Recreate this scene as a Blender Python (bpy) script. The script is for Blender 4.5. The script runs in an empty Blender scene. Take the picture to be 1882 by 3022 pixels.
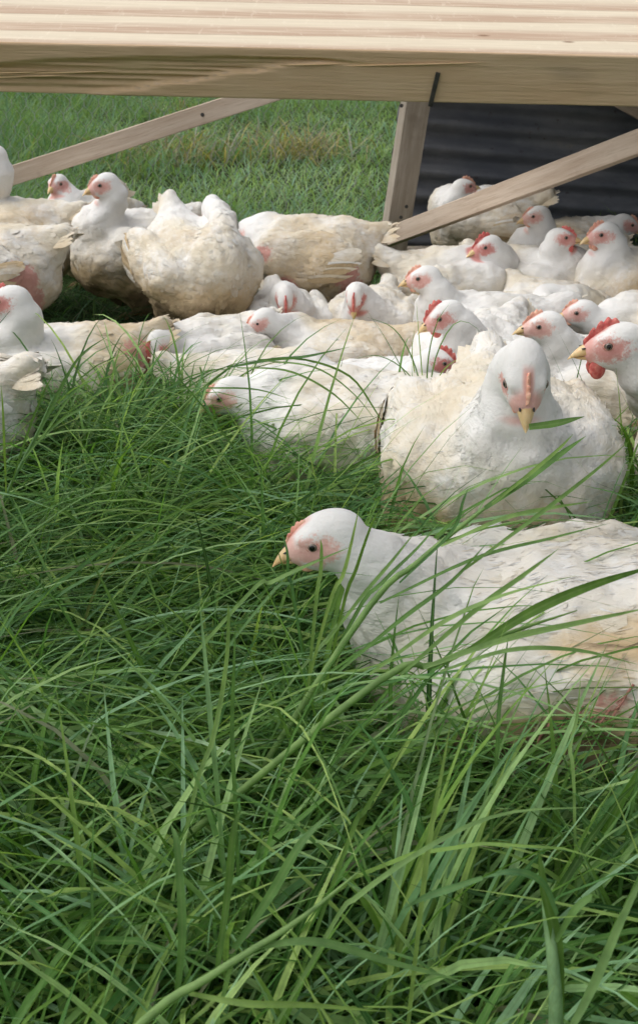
import bpy, math, random
import numpy as np
from mathutils import Vector, Matrix

random.seed(7)
RNG = np.random.default_rng(11)
R = math.radians
scene = bpy.context.scene
C = scene.collection

# ------------------------------------------------------------------ camera, sky, sun, exposure
cam_d = bpy.data.cameras.new('camera')
cam = bpy.data.objects.new('camera', cam_d)
C.objects.link(cam)
cam.location = (0, 0, 0.62)
cam.rotation_euler = (R(90 - 25), 0, 0)
cam_d.sensor_fit = 'VERTICAL'
cam_d.sensor_height = 24.0
cam_d.lens = 24.05
cam_d.clip_start = 0.02
cam_d.clip_end = 1000
cam_d.dof.use_dof = True
cam_d.dof.focus_distance = 1.05
cam_d.dof.aperture_fstop = 14.0
scene.camera = cam

SUN_EL, SUN_AZ = R(55), R(266)          # azimuth clockwise from +Y: from the left
world = bpy.data.worlds.new('World')
scene.world = world
world.use_nodes = True
nt = world.node_tree
nt.nodes.clear()
sky = nt.nodes.new('ShaderNodeTexSky')
sky.sky_type = 'NISHITA'
sky.sun_disc = False
sky.sun_elevation = SUN_EL
sky.sun_rotation = SUN_AZ
sky.dust_density = 4.0
hs = nt.nodes.new('ShaderNodeHueSaturation')      # overcast: the cloud layer takes the blue out
hs.inputs['Saturation'].default_value = 0.22
bg = nt.nodes.new('ShaderNodeBackground')
bg.inputs['Strength'].default_value = 0.15
ow = nt.nodes.new('ShaderNodeOutputWorld')
nt.links.new(sky.outputs[0], hs.inputs['Color'])
nt.links.new(hs.outputs[0], bg.inputs[0])
nt.links.new(bg.outputs[0], ow.inputs[0])

sun_d = bpy.data.lights.new('sun', 'SUN')
sun_d.energy = 0.8
sun_d.angle = R(85)
sun_d.color = (1.0, 0.985, 0.965)
sun = bpy.data.objects.new('sun', sun_d)
C.objects.link(sun)
sd = Vector((math.sin(SUN_AZ) * math.cos(SUN_EL), math.cos(SUN_AZ) * math.cos(SUN_EL), math.sin(SUN_EL)))
sun.rotation_euler = sd.to_track_quat('Z', 'Y').to_euler()
sun.location = (0, 0, 5)

vs = scene.view_settings
vs.view_transform = 'Standard'
vs.look = 'None'
vs.gamma = 1.0
vs.use_curve_mapping = False
vs.exposure = 0.32
scene.cycles.use_denoising = True
scene.cycles.max_bounces = 6
scene.cycles.use_adaptive_sampling = True
scene.cycles.adaptive_threshold = 0.03
scene.cycles.caustics_reflective = False
scene.cycles.caustics_refractive = False
scene.cycles.transparent_max_bounces = 8


# ------------------------------------------------------------------ helpers
class Mat:
    def __init__(self, name):
        self.m = bpy.data.materials.new(name)
        self.m.use_nodes = True
        self.t = self.m.node_tree
        self.t.nodes.clear()
        self.out = self.n('OutputMaterial')

    def n(self, kind, **kw):
        nd = self.t.nodes.new('ShaderNode' + kind)
        for k, v in kw.items():
            if k.startswith('i_'):
                key = k[2:].replace('_', ' ')
                if key.isdigit():
                    key = int(key)
                nd.inputs[key].default_value = v
            else:
                setattr(nd, k, v)
        return nd

    def l(self, a, b):
        self.t.links.new(a, b)
        return self

    def mix(self, fac, a, b, blend='MIX'):
        nd = self.t.nodes.new('ShaderNodeMix')
        nd.data_type = 'RGBA'
        nd.blend_type = blend
        nd.clamp_factor = True
        for sock, v in ((nd.inputs[0], fac), (nd.inputs[6], a), (nd.inputs[7], b)):
            if hasattr(v, 'is_linked') or hasattr(v, 'links'):
                self.l(v, sock)
            elif isinstance(v, (int, float)):
                sock.default_value = v
            else:
                sock.default_value = (*v, 1) if len(v) == 3 else v
        return nd.outputs[2]

    def math(self, op, a, b=None, c=None, clamp=False):
        nd = self.n('Math', operation=op, use_clamp=clamp)
        for i, v in enumerate((a, b, c)):
            if v is None:
                continue
            if isinstance(v, (int, float)):
                nd.inputs[i].default_value = v
            else:
                self.l(v, nd.inputs[i])
        return nd.outputs[0]

    def smooth(self, v, lo, hi):
        nd = self.n('MapRange', interpolation_type='SMOOTHSTEP')
        nd.inputs['From Min'].default_value = lo
        nd.inputs['From Max'].default_value = hi
        self.l(v, nd.inputs['Value'])
        return nd.outputs[0]

    def noise(self, vec, scale, detail=3, rough=0.55, dist=0.0, out=0):
        nd = self.n('TexNoise')
        nd.inputs['Scale'].default_value = scale
        nd.inputs['Detail'].default_value = detail
        nd.inputs['Roughness'].default_value = rough
        nd.inputs['Distortion'].default_value = dist
        if vec is not None:
            self.l(vec, nd.inputs['Vector'])
        return nd.outputs[out]

    def scaled(self, vec, s):
        nd = self.n('Mapping')
        nd.inputs['Scale'].default_value = s
        self.l(vec, nd.inputs['Vector'])
        return nd.outputs[0]

    def bump(self, h, strength, dist, normal=None):
        nd = self.n('Bump')
        nd.inputs['Strength'].default_value = strength
        nd.inputs['Distance'].default_value = dist
        self.l(h, nd.inputs['Height'])
        if normal is not None:
            self.l(normal, nd.inputs['Normal'])
        return nd.outputs[0]

    def principled(self, color, rough=0.6, spec=0.4, normal=None, **kw):
        p = self.n('BsdfPrincipled')
        if isinstance(color, tuple):
            p.inputs['Base Color'].default_value = (*color, 1)
        else:
            self.l(color, p.inputs['Base Color'])
        if isinstance(rough, (int, float)):
            p.inputs['Roughness'].default_value = rough
        else:
            self.l(rough, p.inputs['Roughness'])
        p.inputs['Specular IOR Level'].default_value = spec
        if normal is not None:
            self.l(normal, p.inputs['Normal'])
        for k, v in kw.items():
            p.inputs[k.replace('_', ' ')].default_value = v
        return p

    def done(self, shader):
        self.l(shader.outputs[0], self.out.inputs[0])
        return self.m


def tag(o, label=None, cat=None, group=None, kind=None):
    if label: o['label'] = label
    if cat: o['category'] = cat
    if group: o['group'] = group
    if kind: o['kind'] = kind
    return o


def mesh_obj(name, verts, faces, mat, parent=None, smooth=True):
    me = bpy.data.meshes.new(name)
    v = np.asarray(verts, dtype=np.float32)
    if isinstance(faces, np.ndarray):
        n, k = faces.shape
        me.vertices.add(len(v))
        me.vertices.foreach_set('co', v.ravel())
        me.loops.add(n * k)
        me.loops.foreach_set('vertex_index', faces.astype(np.int32).ravel())
        me.polygons.add(n)
        me.polygons.foreach_set('loop_start', np.arange(0, n * k, k, dtype=np.int32))
        me.update(calc_edges=True)
    else:
        me.from_pydata([tuple(map(float, q)) for q in v], [], [tuple(map(int, f)) for f in faces])
        me.update()
    if smooth:
        me.polygons.foreach_set('use_smooth', np.ones(len(me.polygons), dtype=bool))
    if mat:
        me.materials.append(mat)
    o = bpy.data.objects.new(name, me)
    C.objects.link(o)
    if parent:
        o.parent = parent
    return o


def attr_color(o, name, arr):
    a = o.data.attributes.new(name, 'FLOAT_COLOR', 'POINT')
    rgba = np.ones((len(arr), 4), dtype=np.float32)
    rgba[:, :arr.shape[1]] = arr
    a.data.foreach_set('color', rgba.ravel())


def attr_vec(o, name, arr):
    a = o.data.attributes.new(name, 'FLOAT_VECTOR', 'POINT')
    a.data.foreach_set('vector', np.asarray(arr, dtype=np.float32).ravel())


def empty(name, loc, rz=0.0, s=1.0):
    o = bpy.data.objects.new(name, None)
    C.objects.link(o)
    o.location = loc
    o.rotation_euler = (0, 0, rz)
    o.scale = (s, s, s)
    o.empty_display_size = 0.05
    return o


def tube(path, radii, sides=7, cap=True):
    """verts, faces of a tube swept along a path"""
    path = [Vector(p) for p in path]
    V, Fc = [], []
    up = Vector((0, 0, 1))
    prev = None
    for i, p in enumerate(path):
        d = (path[min(i + 1, len(path) - 1)] - path[max(i - 1, 0)]).normalized()
        if prev is None:
            a = d.cross(up)
            if a.length < 1e-3:
                a = d.cross(Vector((0, 1, 0)))
            a.normalize()
        else:
            a = (prev - d * prev.dot(d)).normalized()
        prev = a
        b = d.cross(a)
        for k in range(sides):
            t = 2 * math.pi * k / sides
            V.append(p + (a * math.cos(t) + b * math.sin(t)) * radii[i])
    for i in range(len(path) - 1):
        for k in range(sides):
            k2 = (k + 1) % sides
            Fc.append((i * sides + k, i * sides + k2, (i + 1) * sides + k2, (i + 1) * sides + k))
    if cap:
        Fc.append(tuple(range(sides))[::-1])
        Fc.append(tuple(range((len(path) - 1) * sides, len(path) * sides)))
    return V, Fc


def join(parts):
    V, Fc = [], []
    for v, f in parts:
        o = len(V)
        V += list(v)
        Fc += [tuple(i + o for i in q) for q in f]
    return V, Fc


def hash3(i, j, k, seed):
    n = (i.astype(np.int64) * 374761393 + j.astype(np.int64) * 668265263 + k.astype(np.int64) * 2147483647 + seed * 1274126177) & 0xffffffff
    n = ((n ^ (n >> 13)) * 1274126177) & 0xffffffff
    n = (n ^ (n >> 16)) & 0xffff
    return n.astype(np.float32) / 65535.0


def vnoise(p, scale, seed=0):
    q = p * scale
    f = np.floor(q)
    i, j, k = (f[:, a].astype(np.int64) for a in range(3))
    t = (q - f).astype(np.float32)
    t = t * t * (3 - 2 * t)
    x, y, z = t[:, 0], t[:, 1], t[:, 2]
    def h(a, b, c): return hash3(i + a, j + b, k + c, seed)
    c00 = h(0, 0, 0) * (1 - x) + h(1, 0, 0) * x
    c10 = h(0, 1, 0) * (1 - x) + h(1, 1, 0) * x
    c01 = h(0, 0, 1) * (1 - x) + h(1, 0, 1) * x
    c11 = h(0, 1, 1) * (1 - x) + h(1, 1, 1) * x
    return (c00 * (1 - y) + c10 * y) * (1 - z) + (c01 * (1 - y) + c11 * y) * z


# ------------------------------------------------------------------ materials
def mat_feather():
    M = Mat('white_feathers')
    geo = M.n('NewGeometry')
    oi = M.n('ObjectInfo')
    tc = M.n('TexCoord')
    msk = M.n('Attribute', attribute_name='msk')
    hco = M.n('Attribute', attribute_name='hco')
    sep = M.n('SeparateColor'); M.l(msk.outputs['Color'], sep.inputs[0])
    dirt, bald, red = sep.outputs
    pos = tc.outputs['Object']
    n1 = M.noise(pos, 38, 4, 0.6)
    n2 = M.noise(pos, 130, 3, 0.6)
    n3 = M.noise(pos, 420, 2, 0.6)
    n0 = M.noise(pos, 15, 3, 0.6)
    white = M.mix(n1, (0.70, 0.68, 0.64), (0.77, 0.765, 0.755))
    cream = M.mix(n2, (0.64, 0.56, 0.42), (0.70, 0.64, 0.52))
    white = M.mix(M.math('MULTIPLY', M.math('MULTIPLY', M.smooth(M.math('ADD', n0, M.math('MULTIPLY', n2, 0.25)), 0.34, 0.76), M.smooth(dirt, 0.0, 0.28)), 0.9), white, cream)
    # soiling: tan, shaped by noise
    d = M.math('ADD', dirt, M.math('MULTIPLY', M.math('SUBTRACT', n1, 0.5), 0.55))
    d = M.math('ADD', d, M.math('MULTIPLY', M.math('SUBTRACT', n2, 0.5), 0.35))
    dm = M.smooth(d, 0.16, 0.85)
    tan = M.mix(n2, (0.42, 0.29, 0.14), (0.58, 0.44, 0.26))
    col = M.mix(M.math('MULTIPLY', dm, 0.85), white, tan)
    dm2 = M.smooth(d, 0.85, 1.45)
    col = M.mix(M.math('MULTIPLY', dm2, 0.8), col, (0.10, 0.07, 0.04))
    # bare skin patches with quills
    bm = M.smooth(M.math('ADD', bald, M.math('MULTIPLY', M.math('SUBTRACT', n2, 0.5), 0.7)), 0.40, 0.62)
    skin = M.mix(n1, (0.50, 0.20, 0.18), (0.66, 0.36, 0.32))
    col = M.mix(M.math('MULTIPLY', bm, 0.85), col, skin)
    # face skin: around the eye and at the beak's base, in head coordinates
    sh = M.n('SeparateXYZ'); M.l(hco.outputs['Vector'], sh.inputs[0])
    hx, hy, hz = sh.outputs
    ex = M.math('DIVIDE', M.math('SUBTRACT', hx, 0.010), 0.0265)
    ez = M.math('DIVIDE', M.math('ADD', hz, 0.0015), 0.0165)
    e = M.math('SQRT', M.math('ADD', M.math('MULTIPLY', ex, ex), M.math('MULTIPLY', ez, ez)))
    e = M.math('ADD', e, M.math('MULTIPLY', M.math('SUBTRACT', n2, 0.5), 1.1))
    e = M.math('ADD', e, M.math('MULTIPLY', M.math('SUBTRACT', n3, 0.5), 0.9))
    e = M.math('ADD', e, M.math('MULTIPLY', M.math('SUBTRACT', n1, 0.5), 0.9))
    e = M.math('DIVIDE', e, M.math('MAXIMUM', msk.outputs['Alpha'], 0.05))
    m1 = M.math('SUBTRACT', 1.0, M.smooth(e, 0.62, 1.15))
    m2 = M.smooth(hx, 0.020, 0.030)
    cy = M.math('ABSOLUTE', hy)
    m3 = M.math('MULTIPLY', M.math('SUBTRACT', 1.0, M.smooth(cy, 0.003, 0.0075)),
                M.math('MULTIPLY', M.smooth(hx, 0.000, 0.012), M.smooth(hz, 0.004, 0.012)))
    side = M.smooth(cy, 0.006, 0.012)
    fm = M.math('MAXIMUM', M.math('MULTIPLY', m1, side), M.math('MAXIMUM', m2, m3))
    near = M.n('VectorMath', operation='LENGTH'); M.l(hco.outputs['Vector'], near.inputs[0])
    fm = M.math('MULTIPLY', fm, M.math('SUBTRACT', 1.0, M.smooth(near.outputs['Value'], 0.045, 0.055)))
    fskin = M.mix(n2, (0.68, 0.37, 0.31), (0.78, 0.52, 0.45))
    fred = M.mix(n2, (0.50, 0.10, 0.10), (0.62, 0.22, 0.19))
    fcol = M.mix(M.math('ADD', red, M.math('MULTIPLY', M.math('SUBTRACT', 1.0, M.smooth(e, 0.2, 0.8)), 0.25), None, True), fskin, fred)
    col = M.mix(M.math('MULTIPLY', fm, 0.87), col, fcol)
    h = M.math('ADD', M.math('MULTIPLY', n2, 0.6), M.math('MULTIPLY', n3, 0.4))
    b = M.bump(h, 0.28, 0.003)
    # soft overlapping feather relief, longer along the body than across it
    wob = M.n('VectorMath', operation='MULTIPLY_ADD')
    M.l(M.noise(pos, 30, 2, 0.5, 0.0, 1), wob.inputs[0]); wob.inputs[1].default_value = (0.022, 0.022, 0.022); M.l(pos, wob.inputs[2])
    vo = M.n('TexVoronoi', feature='SMOOTH_F1'); vo.inputs['Scale'].default_value = 1.0; vo.inputs['Smoothness'].default_value = 0.35
    M.l(M.scaled(wob.outputs[0], (34, 60, 60)), vo.inputs['Vector'])
    st = M.noise(M.scaled(wob.outputs[0], (45, 260, 260)), 1.0, 2, 0.6)
    fh = M.math('ADD', M.math('MULTIPLY', vo.outputs['Distance'], -1.0), M.math('MULTIPLY', st, 0.55))
    b2 = M.n('Bump'); b2.inputs['Distance'].default_value = 0.006
    M.l(fh, b2.inputs['Height']); M.l(b, b2.inputs['Normal'])
    M.l(M.math('ADD', M.math('MULTIPLY', M.smooth(near.outputs['Value'], 0.03, 0.09), 0.28), 0.16), b2.inputs['Strength'])
    b = b2.outputs[0]
    p = M.principled(col, 0.92, 0.06, b)
    p.inputs['Subsurface Weight'].default_value = 0.06
    p.inputs['Subsurface Radius'].default_value = (0.012, 0.008, 0.006)
    p.inputs['Subsurface Scale'].default_value = 0.6
    return M.done(p)


def mat_simple(name, c1, c2, scale, rough=0.5, spec=0.4, bump=0.2, sss=0.0, detail=3):
    M = Mat(name)
    tc = M.n('TexCoord')
    n = M.noise(tc.outputs['Object'], scale, detail)
    col = M.mix(M.smooth(n, 0.3, 0.7), c1, c2)
    p = M.principled(col, rough, spec, M.bump(n, bump, 0.003))
    if sss:
        p.inputs['Subsurface Weight'].default_value = sss
        p.inputs['Subsurface Radius'].default_value = (0.006, 0.002, 0.0015)
        p.inputs['Subsurface Scale'].default_value = 0.5
    return M.done(p)


def mat_eye():
    M = Mat('eye')
    tc = M.n('TexCoord')
    s = M.n('SeparateXYZ'); M.l(tc.outputs['Object'], s.inputs[0])
    r = M.math('SQRT', M.math('ADD', M.math('MULTIPLY', s.outputs[0], s.outputs[0]), M.math('MULTIPLY', s.outputs[1], s.outputs[1])))
    pup = M.smooth(r, 0.0024, 0.0029)
    iris = M.mix(M.smooth(r, 0.0036, 0.0046), (0.16, 0.13, 0.10), (0.05, 0.03, 0.025))
    col = M.mix(pup, (0.004, 0.004, 0.005), iris)
    return M.done(M.principled(col, 0.06, 0.6))


def mat_grass(name, dark, mid, light, straw=0.03):
    M = Mat(name)
    a = M.n('Attribute', attribute_name='col')
    s = M.n('SeparateColor'); M.l(a.outputs['Color'], s.inputs[0])
    rnd, t, r2 = s.outputs
    ramp = M.n('ValToRGB')
    cr = ramp.color_ramp
    cr.elements[0].position = 0.0; cr.elements[0].color = (*dark, 1)
    cr.elements[1].position = 0.55; cr.elements[1].color = (*mid, 1)
    e = cr.elements.new(0.92); e.color = (*light, 1)
    M.l(rnd, ramp.inputs[0])
    col = ramp.outputs[0]
    col = M.mix(M.math('MULTIPLY', M.smooth(r2, 1 - straw, 1 - straw + 0.01), 0.8), col, (0.32, 0.25, 0.12))
    hue = M.mix(M.smooth(r2, 0.25, 0.45), (1.05, 1.02, 0.78), (0.94, 1.0, 1.05))
    hue = M.mix(M.smooth(r2, 0.60, 0.85), hue, (0.84, 0.98, 1.45))
    col = M.mix(1.0, col, hue, 'MULTIPLY')
    # paler sheath at the foot, fine veins
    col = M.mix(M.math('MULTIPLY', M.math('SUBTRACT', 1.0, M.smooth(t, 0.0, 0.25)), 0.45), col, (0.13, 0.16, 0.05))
    tipm = M.math('MULTIPLY', M.smooth(t, 0.93, 1.0), M.smooth(r2, 0.5, 0.6))
    col = M.mix(M.math('MULTIPLY', tipm, 0.6), col, (0.25, 0.20, 0.08))
    rib = M.math('SUBTRACT', 1.0, M.smooth(M.math('ABSOLUTE', M.math('SUBTRACT', a.outputs['Alpha'], 0.5)), 0.03, 0.16))
    col = M.mix(M.math('MULTIPLY', rib, 0.35), col, (0.20, 0.30, 0.12))
    tcg = M.n('TexCoord')
    mo = M.noise(tcg.outputs['Object'], 60, 3, 0.6)
    col = M.mix(0.7, col, M.mix(M.smooth(mo, 0.25, 0.75), (0.55, 0.6, 0.55), (1.25, 1.2, 1.15)), 'MULTIPLY')
    p = M.principled(col, M.math('ADD', 0.40, M.math('MULTIPLY', mo, 0.30)), 0.22)
    tr = M.n('BsdfTranslucent')
    M.l(M.mix(1.0, col, (1.15, 1.25, 0.55), 'MULTIPLY'), tr.inputs[0])
    mx = M.n('MixShader'); mx.inputs[0].default_value = 0.42
    M.l(p.outputs[0], mx.inputs[1]); M.l(tr.outputs[0], mx.inputs[2])
    return M.done(mx)


def mat_ground():
    M = Mat('soil_thatch')
    tc = M.n('TexCoord')
    n1 = M.noise(tc.outputs['Object'], 3.0, 5)
    n2 = M.noise(tc.outputs['Object'], 60.0, 4)
    g = M.mix(M.smooth(n1, 0.35, 0.65), (0.030, 0.052, 0.014), (0.045, 0.075, 0.020))
    col = M.mix(M.math('MULTIPLY', M.smooth(n2, 0.4, 0.7), 0.5), g, (0.045, 0.034, 0.018))
    return M.done(M.principled(col, 0.9, 0.1, M.bump(n2, 0.8, 0.02)))


def mat_new_pine():
    """solid wood: growth rings round a pith that lies in the board's wide direction"""
    M = Mat('new_pine')
    tc = M.n('TexCoord')
    sp = M.n('SeparateXYZ'); M.l(tc.outputs['Object'], sp.inputs[0])
    u, a, b = sp.outputs
    warp = M.noise(M.scaled(tc.outputs['Object'], (2.2, 14, 14)), 1.0, 3, 0.5)
    warp2 = M.noise(M.scaled(tc.outputs['Object'], (9, 60, 60)), 1.0, 3, 0.6)
    da = M.math('SUBTRACT', a, 0.16)
    db = M.math('SUBTRACT', b, 0.022)
    r = M.math('SQRT', M.math('ADD', M.math('MULTIPLY', da, da), M.math('MULTIPLY', db, db)))
    r = M.math('ADD', r, M.math('MULTIPLY', M.math('SUBTRACT', warp, 0.5), 0.013))
    r = M.math('ADD', r, M.math('MULTIPLY', M.math('SUBTRACT', warp2, 0.5), 0.0022))
    r = M.math('ADD', r, M.math('MULTIPLY', u, 0.004))
    rv = M.noise(M.scaled(tc.outputs['Object'], (0.4, 20, 20)), 1.0, 1, 0.5)
    r = M.math('ADD', r, M.math('MULTIPLY', M.math('SUBTRACT', rv, 0.5), 0.030))
    fr = M.math('FRACT', M.math('DIVIDE', r, 0.034))
    ring = M.math('MULTIPLY', M.smooth(fr, 0.30, 0.70), M.math('SUBTRACT', 1.0, M.smooth(fr, 0.93, 1.0)))
    fib = M.noise(M.scaled(tc.outputs['Object'], (11, 210, 260)), 1.0, 3, 0.65)
    fib2 = M.noise(M.scaled(tc.outputs['Object'], (40, 140, 140)), 1.0, 4, 0.65)
    col = M.mix(ring, (0.66, 0.57, 0.43), (0.48, 0.345, 0.245))
    col = M.mix(M.math('MULTIPLY', M.smooth(fib, 0.40, 0.70), 0.42), col, (0.80, 0.70, 0.54))
    saw = M.noise(M.scaled(tc.outputs['Object'], (170, 60, 60)), 1.0, 4, 0.7, 0.4)
    col = M.mix(M.math('MULTIPLY', M.smooth(saw, 0.56, 0.72), 0.30), col, (0.82, 0.74, 0.60))
    col = M.mix(M.math('MULTIPLY', M.smooth(fib2, 0.58, 0.75), 0.16), col, (0.42, 0.28, 0.18))
    # the planed narrow face is yellower, and coloured lighter to offset dim greenish light
    low = M.math('SUBTRACT', 1.0, M.smooth(a, 0.0006, 0.0014))
    big = M.noise(M.scaled(tc.outputs['Object'], (7, 26, 26)), 1.0, 4, 0.6)
    lowc = M.mix(M.smooth(big, 0.35, 0.68), (0.76, 0.54, 0.335), (0.85, 0.65, 0.44))
    lowc = M.mix(M.math('MULTIPLY', ring, 0.40), lowc, (0.44, 0.28, 0.16))
    lowc = M.mix(M.math('MULTIPLY', M.smooth(fib, 0.5, 0.72), 0.35), lowc, (0.44, 0.29, 0.17))
    col = M.mix(low, col, lowc)
    torn = M.n('Attribute', attribute_name='torn')
    tcol = M.mix(fib2, (0.50, 0.32, 0.15), (0.74, 0.55, 0.33))
    col = M.mix(M.math('MULTIPLY', torn.outputs['Fac'], 0.8), col, tcol)
    # resin specks and small knots
    v = M.n('TexVoronoi'); v.inputs['Scale'].default_value = 1.0
    M.l(M.scaled(tc.outputs['Object'], (16, 34, 34)), v.inputs['Vector'])
    sc_ = M.n('SeparateColor'); M.l(v.outputs['Color'], sc_.inputs[0])
    pick = M.math('GREATER_THAN', sc_.outputs[0], 0.72)
    spot = M.math('MULTIPLY', pick, M.math('SUBTRACT', 1.0, M.smooth(v.outputs['Distance'], 0.03, 0.10)))
    col = M.mix(M.math('MULTIPLY', spot, 0.75), col, (0.20, 0.10, 0.05))
    sm = M.noise(M.scaled(tc.outputs['Object'], (9, 20, 20)), 1.0, 3)
    col = M.mix(M.math('MULTIPLY', M.smooth(sm, 0.62, 0.78), 0.28), col, (0.28, 0.22, 0.17))
    h = M.math('ADD', M.math('MULTIPLY', fib, 0.5), M.math('ADD', M.math('MULTIPLY', ring, 0.6), M.math('MULTIPLY', fib2, 0.35)))
    return M.done(M.principled(col, 0.7, 0.25, M.bump(h, 0.8, 0.0018)))


def mat_old_wood(name, c1, c2, c3):
    M = Mat(name)
    tc = M.n('TexCoord')
    n1 = M.noise(M.scaled(tc.outputs['Object'], (5, 60, 60)), 1.0, 4, 0.6)
    n2 = M.noise(M.scaled(tc.outputs['Object'], (20, 300, 300)), 1.0, 3, 0.6)
    n3 = M.noise(tc.outputs['Object'], 14, 3, 0.6)
    col = M.mix(M.smooth(n1, 0.3, 0.7), c1, c2)
    col = M.mix(M.math('MULTIPLY', M.smooth(n2, 0.5, 0.75), 0.5), col, c3)
    col = M.mix(M.math('MULTIPLY', M.smooth(n3, 0.58, 0.75), 0.4), col, c3)
    return M.done(M.principled(col, 0.8, 0.2, M.bump(n2, 0.5, 0.002)))


def mat_dark_sheet():
    M = Mat('dark_metal_sheet')
    tc = M.n('TexCoord')
    n1 = M.noise(M.scaled(tc.outputs['Object'], (4, 4, 14)), 1.0, 5, 0.65)
    n2 = M.noise(tc.outputs['Object'], 40, 4, 0.6)
    col = M.mix(M.smooth(n1, 0.35, 0.7), (0.12, 0.130, 0.155), (0.22, 0.225, 0.24))
    col = M.mix(M.math('MULTIPLY', M.smooth(n1, 0.60, 0.75), M.smooth(n2, 0.4, 0.6)), col, (0.26, 0.25, 0.24))
    col = M.mix(M.math('MULTIPLY', M.smooth(n2, 0.62, 0.75), 0.6), col, (0.055, 0.035, 0.025))
    return M.done(M.principled(col, 0.55, 0.3, M.bump(n2, 0.2, 0.003)))


FEATHER = mat_feather()
COMB = mat_simple('comb_skin', (0.52, 0.085, 0.08), (0.66, 0.22, 0.18), 160, 0.5, 0.35, 0.35, 0.2)
COMB_PALE = mat_simple('pale_comb_skin', (0.66, 0.28, 0.21), (0.78, 0.48, 0.34), 160, 0.5, 0.35, 0.35, 0.2)
BEAK = mat_simple('beak_horn', (0.62, 0.42, 0.19), (0.70, 0.53, 0.29), 70, 0.38, 0.4, 0.1, 0.15)
LID = mat_simple('eyelid_skin', (0.50, 0.20, 0.16), (0.66, 0.36, 0.30), 300, 0.55, 0.35, 0.3, 0.1)
LEG = mat_simple('leg_scales', (0.34, 0.24, 0.11), (0.16, 0.11, 0.06), 120, 0.6, 0.3, 0.5)
QUILL = mat_simple('quill_sheath', (0.26, 0.11, 0.085), (0.40, 0.20, 0.15), 200, 0.6, 0.3, 0.2)
EYE = mat_eye()
PINE = mat_new_pine()
BRACE = mat_old_wood('weathered_brace', (0.46, 0.36, 0.275), (0.58, 0.48, 0.385), (0.35, 0.265, 0.20))
POSTW = mat_old_wood('weathered_post', (0.33, 0.28, 0.22), (0.46, 0.40, 0.33), (0.22, 0.18, 0.14))
SHEET = mat_dark_sheet()
WIRE = mat_simple('galvanised_wire', (0.20, 0.21, 0.21), (0.30, 0.31, 0.31), 50, 0.45, 0.5, 0.0)
DARKSTRIP = mat_simple('blackened_steel', (0.03, 0.028, 0.025), (0.06, 0.055, 0.05), 200, 0.6, 0.4, 0.2)
GRASS = mat_grass('grass_blades', (0.024, 0.076, 0.012), (0.115, 0.25, 0.050), (0.36, 0.52, 0.21), 0.016)
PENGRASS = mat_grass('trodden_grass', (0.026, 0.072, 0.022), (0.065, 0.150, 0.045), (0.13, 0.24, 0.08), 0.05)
FIELD = mat_grass('field_grass', (0.12, 0.215, 0.085), (0.24, 0.37, 0.17), (0.37, 0.50, 0.28), 0.03)
PALE = mat_grass('pale_grass_leaf', (0.070, 0.155, 0.040), (0.14, 0.26, 0.075), (0.29, 0.42, 0.15), 0.0)
DRY = mat_grass('dry_grass', (0.22, 0.18, 0.09), (0.38, 0.31, 0.17), (0.50, 0.43, 0.27), 0.0)
SOIL = mat_ground()

# ------------------------------------------------------------------ ground
def build_ground():
    xs = np.concatenate([np.linspace(-300, -4, 24), np.linspace(-3.8, 3.8, 64), np.linspace(4, 300, 24)])
    ys = np.concatenate([np.linspace(-100, -1.2, 14), np.linspace(-1, 6, 80), np.linspace(6.5, 600, 46)])
    X, Y = np.meshgrid(xs, ys, indexing='ij')
    P = np.stack([X.ravel(), Y.ravel(), np.zeros(X.size)], 1)
    z = (vnoise(P, 1.3, 3) - 0.5) * 0.03 + (vnoise(P, 5, 4) - 0.5) * 0.012
    P[:, 2] = z - 0.012
    nx, ny = len(xs), len(ys)
    idx = np.arange(nx * ny).reshape(nx, ny)
    f = np.stack([idx[:-1, :-1], idx[1:, :-1], idx[1:, 1:], idx[:-1, 1:]], -1).reshape(-1, 4)
    tag(mesh_obj('ground', P, f, SOIL), kind='structure')

build_ground()

# ------------------------------------------------------------------ the pen
def box_part(name, p0, p1, w, t, mat, parent, up=(0, 0, 1), label=None, bevel=0.0015, seg=1):
    """a sawn board from p0 to p1; w across 'up', t thick; its own axes so that the grain follows it"""
    p0, p1 = Vector(p0), Vector(p1)
    d = p1 - p0
    L = d.length
    x = d.normalized()
    y = Vector(up).cross(x).normalized()
    z = x.cross(y)
    b = bevel
    prof = [(-t / 2 + b, -w / 2), (t / 2 - b, -w / 2), (t / 2, -w / 2 + b), (t / 2, w / 2 - b),
            (t / 2 - b, w / 2), (-t / 2 + b, w / 2), (-t / 2, w / 2 - b), (-t / 2, -w / 2 + b)]
    V, Fc = [], []
    n = 8
    for i in range(seg + 1):
        u = L * i / seg
        for (a, c) in prof:
            V.append((u, a, c))
    for i in range(seg):
        for k in range(n):
            k2 = (k + 1) % n
            Fc.append((i * n + k, (i + 1) * n + k, (i + 1) * n + k2, i * n + k2))
    Fc.append(tuple(range(n)))
    Fc.append(tuple(range(seg * n, seg * n + n))[::-1])
    o = mesh_obj(name, V, Fc, mat, parent, smooth=False)
    m = Matrix((x, y, z)).transposed().to_4x4()
    m.translation = p0
    o.matrix_basis = m
    if label:
        o['label'] = label
    return o


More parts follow.
